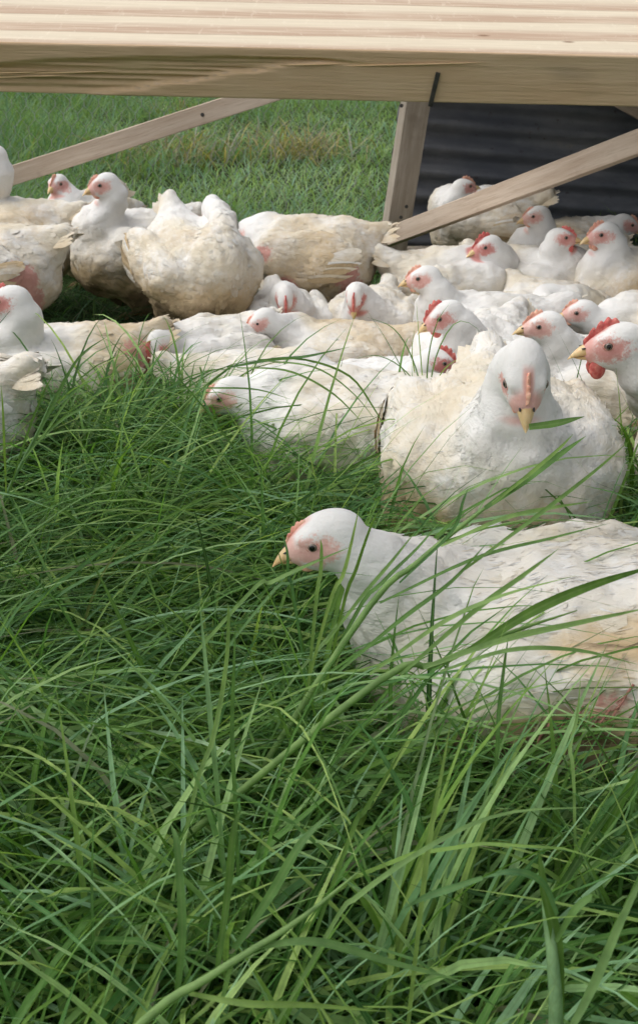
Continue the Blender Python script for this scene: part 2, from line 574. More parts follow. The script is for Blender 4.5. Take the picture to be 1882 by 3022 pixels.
def corrugated(name, x0, x1, h, n_u, amp, wave, mat, parent, matrix, ragged=0.0, label=None):
    """sheet in its own xy: x along, y across the corrugations, z the wave; 0.7 mm thick"""
    nv = max(8, int(h / wave * 10))
    us = np.linspace(x0, x1, n_u + 1)
    vsn = np.linspace(0, h, nv + 1)
    U, Vv = np.meshgrid(us, vsn, indexing='ij')
    W = amp * np.sin(2 * math.pi * Vv / wave)
    if ragged:
        P = np.stack([np.zeros(nv + 1), vsn, np.zeros(nv + 1)], 1)
        U = U + (np.linspace(1, 0, n_u + 1)[:, None] ** 6) * ((vnoise(P, 22, 5) - 0.5) * ragged)[None, :]
    top = np.stack([U.ravel(), Vv.ravel(), W.ravel()], 1)
    bot = top - np.array([0, 0, 0.0012])
    idx = np.arange((n_u + 1) * (nv + 1)).reshape(n_u + 1, nv + 1)
    f = np.stack([idx[:-1, :-1], idx[1:, :-1], idx[1:, 1:], idx[:-1, 1:]], -1).reshape(-1, 4)
    o = mesh_obj(name, np.concatenate([top, bot]), np.concatenate([f, f[:, ::-1] + len(top)]), mat, parent)
    o.matrix_basis = matrix
    if label:
        o['label'] = label
    return o


def build_pen():
    pen = tag(empty('chicken_pen', (0, 0.75, 0)),
              'low timber framed chicken pen with pale pine rail, weathered braces and dark corrugated sheet', 'pen')
    off = Vector((0, -0.75, 0))
    W = lambda x, y, z: Vector((x, y, z)) + off
    # ---- the new rail across the top of the picture: 89 x 37 mm, twisted so its narrow face looks down and out
    L, tilt = 3.0, R(18)
    nu, na, nb = 420, 26, 40
    wa, wb, rb = 0.138, 0.0365, 0.0022
    prof = []
    for i in range(na + 1):
        prof.append((wa - (wa - rb) * i / na, 0.0))
    for k in range(1, 4):
        t = math.pi / 2 * k / 4
        prof.append((rb - rb * math.sin(t), rb - rb * math.cos(t)))
    for i in range(nb + 1):
        prof.append((0.0, rb + (wb - rb) * i / nb))
    prof += [(wa, wb)]
    prof = np.array(prof)
    n = len(prof)
    us = np.linspace(-L / 2, L / 2, nu + 1)
    P = np.zeros((nu + 1, n, 3), dtype=np.float32)
    P[:, :, 0] = us[:, None]
    P[:, :, 1] = prof[None, :, 0]
    P[:, :, 2] = prof[None, :, 1]
    flat = P.reshape(-1, 3)
    # torn fibres: a stepped hollow in the narrow face, deeper to the left
    torn = np.zeros(len(flat), dtype=np.float32)
    low = flat[:, 1] < 0.0005
    u, b = flat[:, 0], flat[:, 2]
    edge = 0.004 + 0.030 * np.clip((0.09 - u) / 0.30, 0, 1) ** 0.8
    jag = (vnoise(flat, 60, 9) - 0.5) * 0.004 + (vnoise(flat * np.array([1, 3, 3]), 14, 8) - 0.5) * 0.006
    mid = 0.0115 + np.clip((0.0 - u), 0, 0.3) * 0.055
    top_line = mid - 0.0095 * np.clip((0.06 - u) / 0.12, 0, 1) + jag * 0.5
    bot_line = mid + 0.017 * np.clip((-0.03 - u) / 0.14, 0, 1) + jag
    inside = low & (u < 0.055) & (b > top_line) & (b < bot_line)
    depth = np.clip((b - top_line) / 0.004, 0, 1) * np.clip((bot_line - b) / 0.0015, 0, 1)
    q = flat * np.array([5, 1, 330])
    depth = depth * (0.0008 + 0.0028 * np.round(vnoise(q, 1.0, 31) * 5) / 5 + 0.0018 * vnoise(q, 2.3, 32)) * np.clip((0.06 - u) / 0.05, 0, 1)
    flat[:, 1] += np.where(inside, depth, 0)
    torn[inside] = 1
    # sawn surface waves
    up = flat[:, 2] < 0.0005
    flat[:, 2] += np.where(up, (vnoise(flat * np.array([3, 60, 1]), 1.0, 40) - 0.5) * 0.0012, 0)
    flat[:, 1] += np.where(low & ~inside, (vnoise(flat * np.array([5, 1, 70]), 1.0, 41) - 0.5) * 0.0009, 0)
    idx = np.arange((nu + 1) * n).reshape(nu + 1, n)
    nxt = np.roll(idx, -1, axis=1)
    f = np.stack([idx[:-1], nxt[:-1], nxt[1:], idx[1:]], -1).reshape(-1, 4)
    rail = mesh_obj('rail', flat, f, PINE, pen)
    a = rail.data.attributes.new('torn', 'FLOAT', 'POINT')
    a.data.foreach_set('value', torn)
    e0, e1 = Vector((-0.226, 0.80, 0.615)), Vector((0.227, 0.80, 0.606))
    x = (e1 - e0).normalized()
    ay = Vector((0, math.cos(tilt), math.sin(tilt)))
    az = x.cross(ay).normalized() * -1
    ay = x.cross(az)
    if ay.z < 0:
        ay = -ay
    m = Matrix((x, ay, az)).transposed().to_4x4()
    m.translation = (e0 + e1) / 2 + off
    rail.matrix_basis = m
    rail['label'] = 'pale new pine rail with growth rings and a torn splintered edge'
    # slivers lifted along the tear
    parts = []
    rs = random.Random(4)
    for i in range(7):
        u0 = -0.30 + 0.34 * rs.random()
        ln = 0.03 + 0.09 * rs.random()
        bb = 0.010 + max(0, -u0) * 0.05 + rs.uniform(-0.003, 0.013) * min(1, max(0.1, (0.05 - u0) / 0.15))
        pts = [(u0 + ln * t, 0.0004 - 0.0012 * math.sin(t * 2.2), bb - 0.004 * t * ln / 0.08) for t in (0, .3, .6, .85, 1)]
        parts.append(tube(pts, [0.0003, 0.0006, 0.0006, 0.0004, 0.0001], 5))
    sl = mesh_obj('splinters', *join(parts), PINE, rail)
    at = sl.data.attributes.new('torn', 'FLOAT', 'POINT')
    at.data.foreach_set('value', np.ones(len(sl.data.vertices), dtype=np.float32))
    sl['kind'] = 'stuff'
    # blackened steel strip let into the rail's lower edge
    st = box_part('steel_strip', (0, 0, 0), (0.0245, 0, 0), 0.0032, 0.003, DARKSTRIP, rail, bevel=0.0003)
    ms = Matrix(((-0.14, 0, 0.99, 0.0855), (0, 1, 0, -0.0002), (0.99, 0, 0.14, 0.0148), (0, 0, 0, 1)))
    st.matrix_basis = ms
    # end posts and side rails of the frame (they carry the rail)
    for s in (-1, 1):
        box_part('post', W(s * 1.42, 0.90, 0.0), W(s * 1.42, 0.90, 0.600 - s * 0.028), 0.089, 0.038, POSTW, pen, up=(0, 1, 0))
        box_part('rail', W(s * 1.42, 0.93, 0.60), W(s * 1.42, 3.06, 0.60), 0.064, 0.038, POSTW, pen)
    # ---- the far side
    box_part('post', W(0.197, 2.90, 0.02), W(0.272, 2.90, 0.60), 0.040, 0.070, POSTW, pen, up=(-0.35, 1, 0.05),
             label='leaning weathered post beside the dark corrugated sheet')
    box_part('rail', W(-1.42, 2.965, 0.61), W(2.2, 2.965, 0.61), 0.064, 0.038, POSTW, pen)
    box_part('rail', W(-1.42, 2.99, 0.03), W(2.2, 2.99, 0.03), 0.07, 0.038, POSTW, pen, label='ground rail along the far side')
    box_part('diagonal_brace', W(-1.42, 2.845, 0.098), W(0.27, 2.845, 0.60), 0.048, 0.028, BRACE, pen,
             label='long grey brown brace rising to the right over the meadow')
    box_part('diagonal_brace', W(0.165, 2.80, 0.118), W(0.90, 1.78, 0.60), 0.046, 0.038, BRACE, pen,
             label='weathered brace running up from the post foot past the dark sheet')
    box_part('diagonal_brace', W(0.55, 2.93, 0.60), W(1.25, 2.93, 0.26), 0.075, 0.025, BRACE, pen,
             label='shaded brown brace behind, sloping down to the right')
    m = Matrix.Translation(W(0.175, 3.02, 0.0)) @ Matrix.Rotation(R(8), 4, 'Z') @ Matrix.Rotation(R(90), 4, 'X')
    sh = Matrix.Identity(4); sh[0][1] = 0.16
    corrugated('metal_sheet', 0, 2.1, 0.63, 60, 0.011, 0.064, SHEET, pen, m @ sh, 0.03, 'dark corrugated metal sheet closing the far side')
    m = Matrix.Translation(W(0.24, 1.95, 0.645)) @ Matrix.Rotation(R(2), 4, 'X')
    corrugated('roof_sheet', 0, 2.2, 1.35, 60, 0.007, 0.076, SHEET, pen, m, 0.0, 'dark corrugated roof sheet over the back corner')
    sv, sf = tube([(0, 0, 0), (0, -0.0025, 0)], [0.005, 0.0042], 10)
    sme = mesh_obj('screw', sv, sf, DARKSTRIP, pen, smooth=False)
    sme.location = W(0.222, 2.862, 0.168)
    for p_ in ((0.236, 2.862, 0.196), (-0.30, 2.831, 0.430), (0.214, 2.862, 0.45)):
        o = sme.copy(); C.objects.link(o); o.location = W(*p_)
    # ---- hexagonal wire netting over the open far side
    V, Fc = [], []
    cw, ch = 0.038, 0.033
    rs = random.Random(2)
    def seg(p, q, r=0.00055):
        p, q = Vector(p), Vector(q)
        v, f = tube([p, q], [r, r], 3, cap=False)
        o = len(V)
        V.extend(v); Fc.extend(tuple(i + o for i in g) for g in f)
    x0, x1 = -1.42, 0.20
    for j in range(18):
        for i in range(int((x1 - x0) / cw)):
            cx = x0 + i * cw + (cw / 2 if j % 2 else 0)
            cz = 0.05 + j * ch
            wob = lambda: 0.0025 * (rs.random() - .5)
            yy = 2.925 + 0.006 * math.sin(cx * 9 + cz * 13)
            A = W(cx, yy, cz); B = W(cx, yy, cz + ch * 0.42)
            D = W(cx - cw / 2 + wob(), yy, cz + ch); E_ = W(cx + cw / 2, yy, cz + ch)
            seg(A, B, 0.0008); seg(B, D); seg(B, E_)
    mesh_obj('wire_netting', V, Fc, WIRE, pen)['kind'] = 'stuff'
    return pen

PEN = build_pen()

# ------------------------------------------------------------------ chickens
def smin(a, b, k):
    h = np.clip(0.5 + 0.5 * (b - a) / k, 0, 1)
    return b * (1 - h) + a * h - k * h * (1 - h)


def rotm(ax, ang):
    return np.array(Matrix.Rotation(ang, 3, ax), dtype=np.float32)


class Shape:
    def __init__(self):
        self.pr = []

    def ell(self, c, r, k, rot=None):
        self.pr.append(('e', np.array(c, np.float32), np.array(r, np.float32), k, rot))

    def cap(self, a, b, ra, rb, k):
        self.pr.append(('c', np.array(a, np.float32), np.array(b, np.float32), (ra, rb), k))

    def bounds(self, pad):
        lo, hi = [], []
        for p in self.pr:
            if p[0] == 'e':
                r = p[2] if p[4] is None else np.full(3, p[2].max())
                lo.append(p[1] - r); hi.append(p[1] + r)
            else:
                r = max(p[3])
                lo.append(np.minimum(p[1], p[2]) - r); hi.append(np.maximum(p[1], p[2]) + r)
        return np.min(lo, 0) - pad, np.max(hi, 0) + pad

    def __call__(self, P):
        P = np.asarray(P, np.float32)
        d = None
        for p in self.pr:
            if p[0] == 'e':
                q = P - p[1]
                if p[4] is not None:
                    q = q @ p[4]
                q = q / p[2]
                k0 = np.sqrt(np.einsum('ij,ij->i', q, q))
                q /= p[2]
                k1 = np.sqrt(np.einsum('ij,ij->i', q, q)) + 1e-9
                e = k0 * (k0 - 1) / k1
                k = p[3]
            else:
                a, b = p[1], p[2]
                ba = b - a
                t = np.clip(((P - a) @ ba) / (ba @ ba), 0, 1)
                q = P - a - t[:, None] * ba
                e = np.sqrt(np.einsum('ij,ij->i', q, q)) - (p[3][0] + (p[3][1] - p[3][0]) * t)
                k = p[4]
            d = e if d is None else smin(d, e, k)
        return d

    def grad(self, P, e=0.0015):
        g = np.empty_like(P)
        for a in range(3):
            s = np.zeros(3, np.float32); s[a] = e
            g[:, a] = self(P + s) - self(P - s)
        return g / (2 * e)


def surface_nets(fn, lo, hi, h):
    n = np.ceil((hi - lo) / h).astype(int) + 1
    ax = [lo[i] + h * np.arange(n[i], dtype=np.float32) for i in range(3)]
    G = np.stack(np.meshgrid(*ax, indexing='ij'), -1).reshape(-1, 3).astype(np.float32)
    Fv = fn(G).reshape(n)
    ins = Fv < 0
    cnt = np.zeros(n - 1, np.int8)
    for a in (0, 1):
        for b in (0, 1):
            for c in (0, 1):
                cnt += ins[a:n[0] - 1 + a, b:n[1] - 1 + b, c:n[2] - 1 + c]
    act = (cnt > 0) & (cnt < 8)
    cid = np.full(act.shape, -1, np.int64)
    ci = np.argwhere(act)
    cid[act] = np.arange(len(ci))
    acc = np.zeros((len(ci), 3), np.float32)
    num = np.zeros(len(ci), np.float32)
    for a in range(3):
        for b in (0, 1):
            for c in (0, 1):
                o0 = [0, 0, 0]; oth = [i for i in range(3) if i != a]
                o0[oth[0]] = b; o0[oth[1]] = c
                o1 = list(o0); o1[a] = 1
                f0 = Fv[tuple((ci + o0).T)]; f1 = Fv[tuple((ci + o1).T)]
                x = (f0 < 0) != (f1 < 0)
                t = np.where(x, f0 / np.where(x, f0 - f1, 1), 0)
                p = np.tile(np.array(o0, np.float32), (len(ci), 1)); p[:, a] = t
                acc += p * x[:, None]; num += x
    V = lo + h * (ci + acc / num[:, None])
    Q = []
    for a in range(3):
        b, c = (a + 1) % 3, (a + 2) % 3
        s0 = [slice(None)] * 3; s1 = [slice(None)] * 3
        s0[a] = slice(0, -1); s1[a] = slice(1, None)
        ch = ins[tuple(s0)] != ins[tuple(s1)]
        E = np.argwhere(ch)
        E = E[(E[:, b] > 0) & (E[:, c] > 0) & (E[:, b] < n[b] - 1) & (E[:, c] < n[c] - 1)]
        if not len(E): continue
        eb = np.zeros(3, int); eb[b] = 1
        ec = np.zeros(3, int); ec[c] = 1
        q = np.stack([cid[tuple((E - eb - ec).T)], cid[tuple((E - ec).T)], cid[tuple(E.T)], cid[tuple((E - eb).T)]], 1)
        flip = ~ins[tuple(E.T)]
        q[flip] = q[flip][:, ::-1]
        Q.append(q)
    return V.astype(np.float32), np.concatenate(Q)


def feather_cards(p, nrm, flow, L, W, lift, cup, rows=4, bend=0.22):
    """one small cupped feather for every point"""
    n = len(p)
    side = np.cross(nrm, flow)
    side /= np.linalg.norm(side, axis=1, keepdims=True) + 1e-9
    ts = np.linspace(0, 1, rows)
    wd = {3: [0.7, 1.0, 0.12], 4: [0.5, 1.0, 0.95, 0.38], 5: [0.4, .9, 1.0, 0.8, 0.15], 6: [0.35, 0.8, 1.0, 1.0, 0.8, 0.12]}[rows]
    V = np.empty((n, rows, 3, 3), np.float32)
    N = np.empty((n, rows, 3, 3), np.float32)
    for i, t in enumerate(ts):
        for j, s in enumerate((-1, 0, 1)):
            V[:, i, j] = (p + flow * ((t - 0.18) * L)[:, None] + side * (s * W * wd[i])[:, None]
                          + nrm * (-0.0025 + lift * t ** 1.4 - cup * W * abs(s))[:, None])
            nn = nrm + side * (bend * s) + flow * (0.5 * bend * (t - 0.3))
            N[:, i, j] = nn / np.linalg.norm(nn, axis=1, keepdims=True)
    base = np.arange(n)[:, None] * rows * 3
    f = []
    for i in range(rows - 1):
        for j in range(2):
            a = i * 3 + j
            f.append([a, a + 3, a + 4, a + 1])
    Fq = (base[:, :, None] + np.array(f)[None]).reshape(-1, 4)
    return V.reshape(-1, 3), N.reshape(-1, 3), Fq


def uv_sphere(r, seg=14, ring=9, sq=(1, 1, 1)):
    V = [(0, 0, r * sq[2])]
    for i in range(1, ring):
        t = math.pi * i / ring
        for k in range(seg):
            a = 2 * math.pi * k / seg
            V.append((r * sq[0] * math.sin(t) * math.cos(a), r * sq[1] * math.sin(t) * math.sin(a), r * sq[2] * math.cos(t)))
    V.append((0, 0, -r * sq[2]))
    Fc = []
    for k in range(seg):
        Fc.append((0, 1 + k, 1 + (k + 1) % seg))
    for i in range(ring - 2):
        for k in range(seg):
            a = 1 + i * seg + k; b = 1 + i * seg + (k + 1) % seg
            Fc.append((a, a + seg, b + seg, b))
    o = 1 + (ring - 2) * seg
    for k in range(seg):
        Fc.append((o + k, len(V) - 1, o + (k + 1) % seg))
    return V, Fc


EYE_ME = mesh_obj('eye', *uv_sphere(0.0056, 16, 12), EYE).data
bpy.data.objects.remove(bpy.data.objects['eye'])
_t = [((0.0060 * math.cos(2 * math.pi * k / 18), 0.0048 * math.sin(2 * math.pi * k / 18), 0.0)) for k in range(19)]
LID_ME = mesh_obj('eyelid', *tube(_t, [0.0013] * 19, 6, False), LID).data
bpy.data.objects.remove(bpy.data.objects['eyelid'])

FOOT = []          # trodden footprints: x, y, yaw, scale


def chicken(label, loc, yaw, head, hyaw, hpitch, scale=1.0, standing=False, dirt=0.35, comb=0.35, wattle=0.3, red=0.2,
            bald=(), hroll=0.0, wide=1.0, res=0.0075, nf=750, closed=False, tail=1.0, bpitch=0.0, seed=0, has_face=True, belly=0.3, hs=1.0, quills=False, wing_out=0.0, ruffle=1.0, wing_at=(0.0, 0.0), wing_dirt=0.25, wing_len=0.095, hc=None, neck=1.0, face=1.0, spots=(), ns=1500):
    rs = np.random.default_rng(100 + seed)
    scale = scale * 0.88
    root = tag(empty('chicken', (loc[0], loc[1], loc[2] if len(loc) > 2 else 0.0), R(yaw), scale), label, 'chicken', 'white broiler chickens in the pen')
    Mw = Matrix.Translation(root.location) @ Matrix.Rotation(R(yaw), 4, 'Z') @ Matrix.Scale(scale, 4)
    Mi = Mw.inverted()
    Hc = np.array(Mi @ Vector(head), np.float32)
    ly = R(hyaw - yaw)
    hm = Matrix.Rotation(ly, 3, 'Z') @ Matrix.Rotation(-R(hpitch), 3, 'Y') @ Matrix.Rotation(R(hroll), 3, 'X')
    hf, hl, hu = (np.array(hm.col[i], np.float32) for i in range(3))
    HR = np.stack([hf, hl, hu], 1)          # local head axes as columns
    hs = hs * 1.0
    hc = hc or (0.190 if standing else 0.096)
    bp = rotm('Y', -R(bpitch))
    B0 = np.array([0, 0, hc], np.float32)
    def bl(x, y, z): return B0 + bp @ np.array([x, y, z], np.float32)
    S = Shape()
    w = wide
    S.ell(bl(0.0, 0, 0.0), (0.135, 0.112 * w, 0.102), 0.03, bp)
    S.ell(bl(0.075, 0, -0.010), (0.080, 0.098 * w, 0.094), 0.05, bp)
    S.ell(bl(-0.08, 0, -0.012), (0.092, 0.102 * w, 0.088), 0.05, bp)
    S.cap(bl(-0.12, 0, 0.035), bl(-0.190, 0, 0.062 + 0.02 * tail), 0.058, 0.022, 0.04)
    for s in (-1, 1):
        rw = bp @ rotm('Z', -s * R(7)) @ rotm('X', s * R(14)) @ rotm('Y', R(5))
        S.ell(bl(-0.02, s * (0.103 * w + wing_out), 0.018), (0.115, 0.030, 0.064), 0.011, rw)
        S.ell(bl(0.055, s * (0.100 * w + wing_out), 0.03), (0.055, 0.032, 0.05), 0.022, rw)
        if standing:
            S.ell(bl(0.0, s * 0.058, -0.085), (0.062, 0.046, 0.07), 0.035, bp @ rotm('Y', R(15)))
            S.cap(bl(-0.012, s * 0.058, -0.10), bl(-0.035, s * 0.058, -0.145), 0.036, 0.016, 0.02)
        else:
            S.ell(bl(0.03, s * 0.085 * w, -0.06), (0.085, 0.04, 0.048), 0.03, bp)
    # neck
    sh = bl(0.085, 0, 0.035)
    nb = Hc - hf * 0.016 * hs - hu * 0.012 * hs
    dist = np.linalg.norm(nb - sh)
    t0 = bp @ np.array([0.75, 0, 0.55], np.float32) * dist * 0.45
    back = -hf * 0.55 - hu * 0.75
    t1 = back / np.linalg.norm(back) * dist * 0.42
    pts = []
    for i in range(8):
        t = i / 7
        pts.append((1 - t) ** 3 * sh + 3 * (1 - t) ** 2 * t * (sh + t0) + 3 * (1 - t) * t * t * (nb + t1) + t ** 3 * nb)
    pts = np.array(pts)
    rad = [0.064] + [q * (1 + (neck - 1) * f_) for q, f_ in ((0.054, 1), (0.045, 1), (0.038, .8), (0.033, .5), (0.0295, .2))] + [0.0265, 0.0235]
    for i in range(7):
        S.cap(pts[i], pts[i + 1], rad[i] * (hs if i > 3 else 1), rad[i + 1] * (hs if i > 2 else 1), 0.028 if i < 4 else 0.014)
    hp = lambda x, y, z: Hc + HR @ (np.array([x, y, z], np.float32) * hs)
    e3 = lambda a, b, c: (a * hs, b * hs, c * hs)
    S.ell(hp(-0.007, 0, 0.0015), e3(0.033, 0.0220, 0.0245), 0.008, HR)
    S.ell(hp(0.016, 0, -0.0045), e3(0.0232, 0.0158, 0.0180), 0.010, HR)
    S.ell(hp(0.0, 0, -0.014), e3(0.024, 0.0175, 0.0165), 0.010, HR)
    for s in (-1, 1):
        S.ell(hp(0.010, s * 0.0135, 0.0115), e3(0.013, 0.0055, 0.0048), 0.005, HR)
        S.ell(hp(-0.008, s * 0.0185, -0.008), e3(0.007, 0.004, 0.008), 0.004, HR)
    lo, hi = S.bounds(0.016)
    lo[2] = max(lo[2], -0.03)
    def fn(P):
        d = S(P)
        return d
    V, Q = surface_nets(fn, lo, hi, res)
    for _ in range(2):
        d = S(V); g = S.grad(V)
        V = V - g * (d / (np.maximum((g * g).sum(1), 0.2)))[:, None]
    g = S.grad(V)
    N = g / (np.linalg.norm(g, axis=1, keepdims=True) + 1e-9)
    hco = ((V - Hc) @ HR) / hs
    hd = np.linalg.norm(hco, axis=1)
    hw = np.clip((hd - 0.04) / 0.035, 0, 1)          # 0 on the head
    so = rs.random(3).astype(np.float32) * 50
    clumpf = lambda q: (vnoise(q + so, 24, 1) - 0.5) * 0.013 + (vnoise(q + so, 55, 2) - 0.5) * 0.0075 + (vnoise(q + so, 120, 4) - 0.5) * 0.003
    clump = clumpf(V)
    hw0 = hw; hw = 0.12 + 0.88 * hw
    V2 = V + N * (clump * hw)[:, None]
    # soiling: belly, breast and wing tips, patchy
    bz = V[:, 2] - hc
    dm = dirt * (0.35 + 1.3 * vnoise(V + so, 11, 5)) + belly * np.clip((0.02 - bz) / 0.10, 0, 1.2) * (0.5 + vnoise(V + so, 16, 6))
    dm = dm * np.clip((hd - 0.05) / 0.10, 0, 1)
    for (bx, by, bz_, br, am) in spots:
        dd = np.linalg.norm((V - bl(bx, by, bz_)) * np.array([0.6, 1, 1]), axis=1)
        dm = dm + am * np.clip(1.2 - dd / br, 0, 1) * (0.4 + 1.2 * vnoise(V * np.array([0.3, 1, 1]) + so, 90, 7))
    bm = np.zeros(len(V), np.float32)
    for (bx, by, bz_, br) in bald:
        c = bl(bx, by, bz_)
        dd = np.linalg.norm((V - c) * np.array([0.7, 1, 1]), axis=1)
        bm = np.maximum(bm, np.clip(1.25 - dd / br, 0, 1))
    msk = np.stack([dm, bm, np.full(len(V), red, np.float32), np.full(len(V), face, np.float32)], 1)
    body = mesh_obj('body', V2, Q, FEATHER, root)
    attr_color(body, 'msk', msk)
    attr_vec(body, 'hco', hco)
    # plumage
    axis = pts[-1] - pts[0]
    # feathers run from the head down the neck and back along the body
    dn = np.linalg.norm(V[:, None, :] - pts[None, 1:], axis=2)
    ni = dn.argmin(1)
    nt_ = pts[:-1] - pts[1:]
    nt_ /= np.linalg.norm(nt_, axis=1, keepdims=True)
    wn = np.clip(1.25 - dn.min(1) / 0.07, 0, 1)[:, None]
    flow = nt_[ni] * wn + (1 - wn) * (bp @ np.array([-1, 0, -0.22], np.float32))[None]
    flow = flow - N * (flow * N).sum(1, keepdims=True)
    flow /= np.linalg.norm(flow, axis=1, keepdims=True) + 1e-6
    fdist = np.hypot((hco[:, 0] - 0.011) / 0.0245, (hco[:, 2] + 0.0015) / 0.0165)
    infacz = (hd < 0.05) & (((fdist < 0.80 * face) & (np.abs(hco[:, 1]) > 0.008)) | (hco[:, 0] > 0.019) | ((np.abs(hco[:, 1]) < 0.006) & (hco[:, 2] > 0.004) & (hco[:, 0] > -0.012)))
    ok = ~infacz & (bm < 0.5)
    cand = np.flatnonzero(ok)
    def lay(fv, off, pick, rep_):
        """bend the feathers so that they lie on the body"""
        hwv = np.repeat(hw[pick], rep_)
        for _ in range(2):
            d = S(fv) - clumpf(fv) * hwv - off
            gg = np.repeat(N[pick], rep_, 0)
            fv = fv - gg * np.clip(d, -0.02, 0.02)[:, None]
        return fv
    groups = []
    cb = cand[hd[cand] > 0.052]
    wgt = 1.0 + 4.0 * np.clip(1.6 - hd[cand] / 0.08, 0, 1)
    wgt /= wgt.sum()
    for kind, cnt in (('broad', int(nf * 0.8)), ('barb', int(ns * 1.35))):
        pick = rs.choice(cb, size=min(cnt, len(cb)), replace=False) if kind == 'broad' else rs.choice(cand, size=cnt, replace=True, p=wgt)
        m_ = len(pick)
        p, nn, fl = V2[pick] + rs.normal(0, res * 0.4, (m_, 3)).astype(np.float32), N[pick], flow[pick]
        fl = fl + np.cross(nn, fl) * rs.normal(0, 0.20 if kind == 'broad' else 0.35, m_)[:, None].astype(np.float32)
        fl /= np.linalg.norm(fl, axis=1, keepdims=True)
        near_h = np.clip((hd[pick] - 0.045) / 0.13, 0, 1)
        if kind == 'broad':
            L = (0.011 + 0.015 * near_h) * rs.uniform(0.7, 1.3, m_); Wd = L * rs.uniform(0.24, 0.36, m_)
            lift = 0.0010 + 0.0020 * ruffle * near_h * rs.random(m_) ** 2; rows = 4
        else:
            L = (0.006 + 0.017 * near_h) * rs.uniform(0.6, 1.4, m_); Wd = rs.uniform(0.0004, 0.0014, m_) * (0.6 + 0.4 * near_h)
            lift = 0.0007 + 0.0032 * ruffle * (0.22 + 0.78 * near_h) * rs.random(m_) ** 2.5; rows = 3
        fv, fnm, fq = feather_cards(p, nn, fl, L.astype(np.float32), Wd.astype(np.float32), lift.astype(np.float32), 0.10, rows, 0.25 if kind == 'broad' else 0.38)
        tt = np.tile(np.repeat(np.linspace(0, 1, rows), 3), m_)
        fv = lay(fv, -0.0012 + np.repeat(lift, rows * 3) * tt ** 1.4 - 0.0006 * np.tile(np.array([1, 0, 1] * rows), m_), pick, rows * 3)
        pm = msk[pick].copy()
        pm[:, 0] += rs.normal(0.0, 0.055 if kind == 'broad' else 0.09, m_) * (0.2 + 0.8 * near_h)
        groups.append((fv, fnm, fq, np.repeat(pm, rows * 3, 0), np.repeat(hco[pick], rows * 3, 0)))
    o_ = len(groups[0][0])
    fv, fnm, pm, ph = (np.concatenate([g_[i] for g_ in groups]) for i in (0, 1, 3, 4))
    pl = mesh_obj('plumage', fv, np.concatenate([groups[0][2], groups[1][2] + o_]), FEATHER, root)
    attr_color(pl, 'msk', pm)
    attr_vec(pl, 'hco', ph)
    pl.data.normals_split_custom_set_from_vertices(fnm.astype(float).tolist())
    pl['kind'] = 'stuff'
    if quills:
        parts = []
        for i in range(17):
            t = i / 16
            o3 = bl(0.040 - 0.10 * t, 0, 0.022 + 0.030 * t + 0.004 * rs.normal())
            ys = np.linspace(0.2, 0.0, 220).astype(np.float32)
            pp = o3[None] + np.array([0, 1, 0], np.float32)[None] * ys[:, None]
            k_ = np.argmax(S(pp) < 0)
            a_ = pp[k_]
            d_ = np.array([0.55 + 0.1 * rs.normal(), 0.16, -0.8]); d_ /= np.linalg.norm(d_)
            ln = 0.010 + 0.006 * rs.random()
            parts.append(tube([a_ - d_ * 0.004, a_ + d_ * ln * 0.5 + [0, 0.003, 0], a_ + d_ * ln], [0.0011, 0.0010, 0.0003], 6))
        mesh_obj('pin_feathers', *join(parts), QUILL, root)['kind'] = 'stuff'
    # flight feathers of each wing, tail feathers
    for s in (-1, 1):
        P, NN, FF = [], [], []
        wing_at = wing_at if s > 0 else (0.0, 0.0)
        for i in range(9):
            t = i / 8
            o3 = bl(-0.030 - 0.050 * t + wing_at[0], 0, -0.020 + 0.055 * t + wing_at[1])
            ys = np.linspace(0.22, 0.02, 240).astype(np.float32)
            pp = o3[None] + np.array([0, s, 0], np.float32)[None] * ys[:, None]
            P.append(pp[np.argmax(S(pp) < 0)])
            NN.append(bp @ np.array([-0.1, s, 0.28 + 0.2 * t]))
            FF.append(bp @ np.array([-1, -s * 0.22, 0.02 + 0.12 * t + 0.05 * rs.normal()]))
        P, NN, FF = (np.array(a, np.float32) for a in (P, NN, FF))
        NN /= np.linalg.norm(NN, axis=1, keepdims=True)
        FF -= NN * (FF * NN).sum(1, keepdims=True); FF /= np.linalg.norm(FF, axis=1, keepdims=True)
        n_ = len(P)
        fv, fnm, fq = feather_cards(P, NN, FF, np.full(n_, wing_len, np.float32) * rs.uniform(.85, 1.1, n_).astype(np.float32), np.full(n_, 0.0072, np.float32),
                                    np.full(n_, 0.006, np.float32), 0.2, 6)
        tt = np.tile(np.repeat(np.linspace(0, 1, 6), 3), n_)
        offs = 0.0015 + 0.004 * tt + np.repeat(np.linspace(0.0030, 0, n_), 18)
        for _ in range(2):
            dd_ = S(fv) - offs
            fv = fv - S.grad(fv) * np.clip(dd_, 0, 0.03)[:, None] * 0.9 - S.grad(fv) * np.clip(dd_, -0.03, 0)[:, None]
        wf = mesh_obj('wing_feathers', fv, fq, FEATHER, root)
        wd_ = np.zeros((n_, 3), np.float32); wd_[:, 0] = dirt + wing_dirt + rs.normal(0, 0.28, n_)
        attr_color(wf, 'msk', np.repeat(wd_, 18, 0))
        attr_vec(wf, 'hco', np.full((len(fv), 3), 1, np.float32))
    P, NN, FF = [], [], []
    for i in range(11):
        t = i / 10 * 2 - 1
        P.append(bl(-0.165, 0.026 * t, 0.070 + 0.012 * tail - 0.016 * abs(t)))
        NN.append(bp @ np.array([0.25, t * 0.7, 0.9]))
        FF.append(bp @ np.array([-1, t * 0.28, 0.30 * tail - 0.25 * abs(t) + 0.06 * rs.normal()]))
    P, NN, FF = (np.array(a, np.float32) for a in (P, NN, FF))
    NN /= np.linalg.norm(NN, axis=1, keepdims=True)
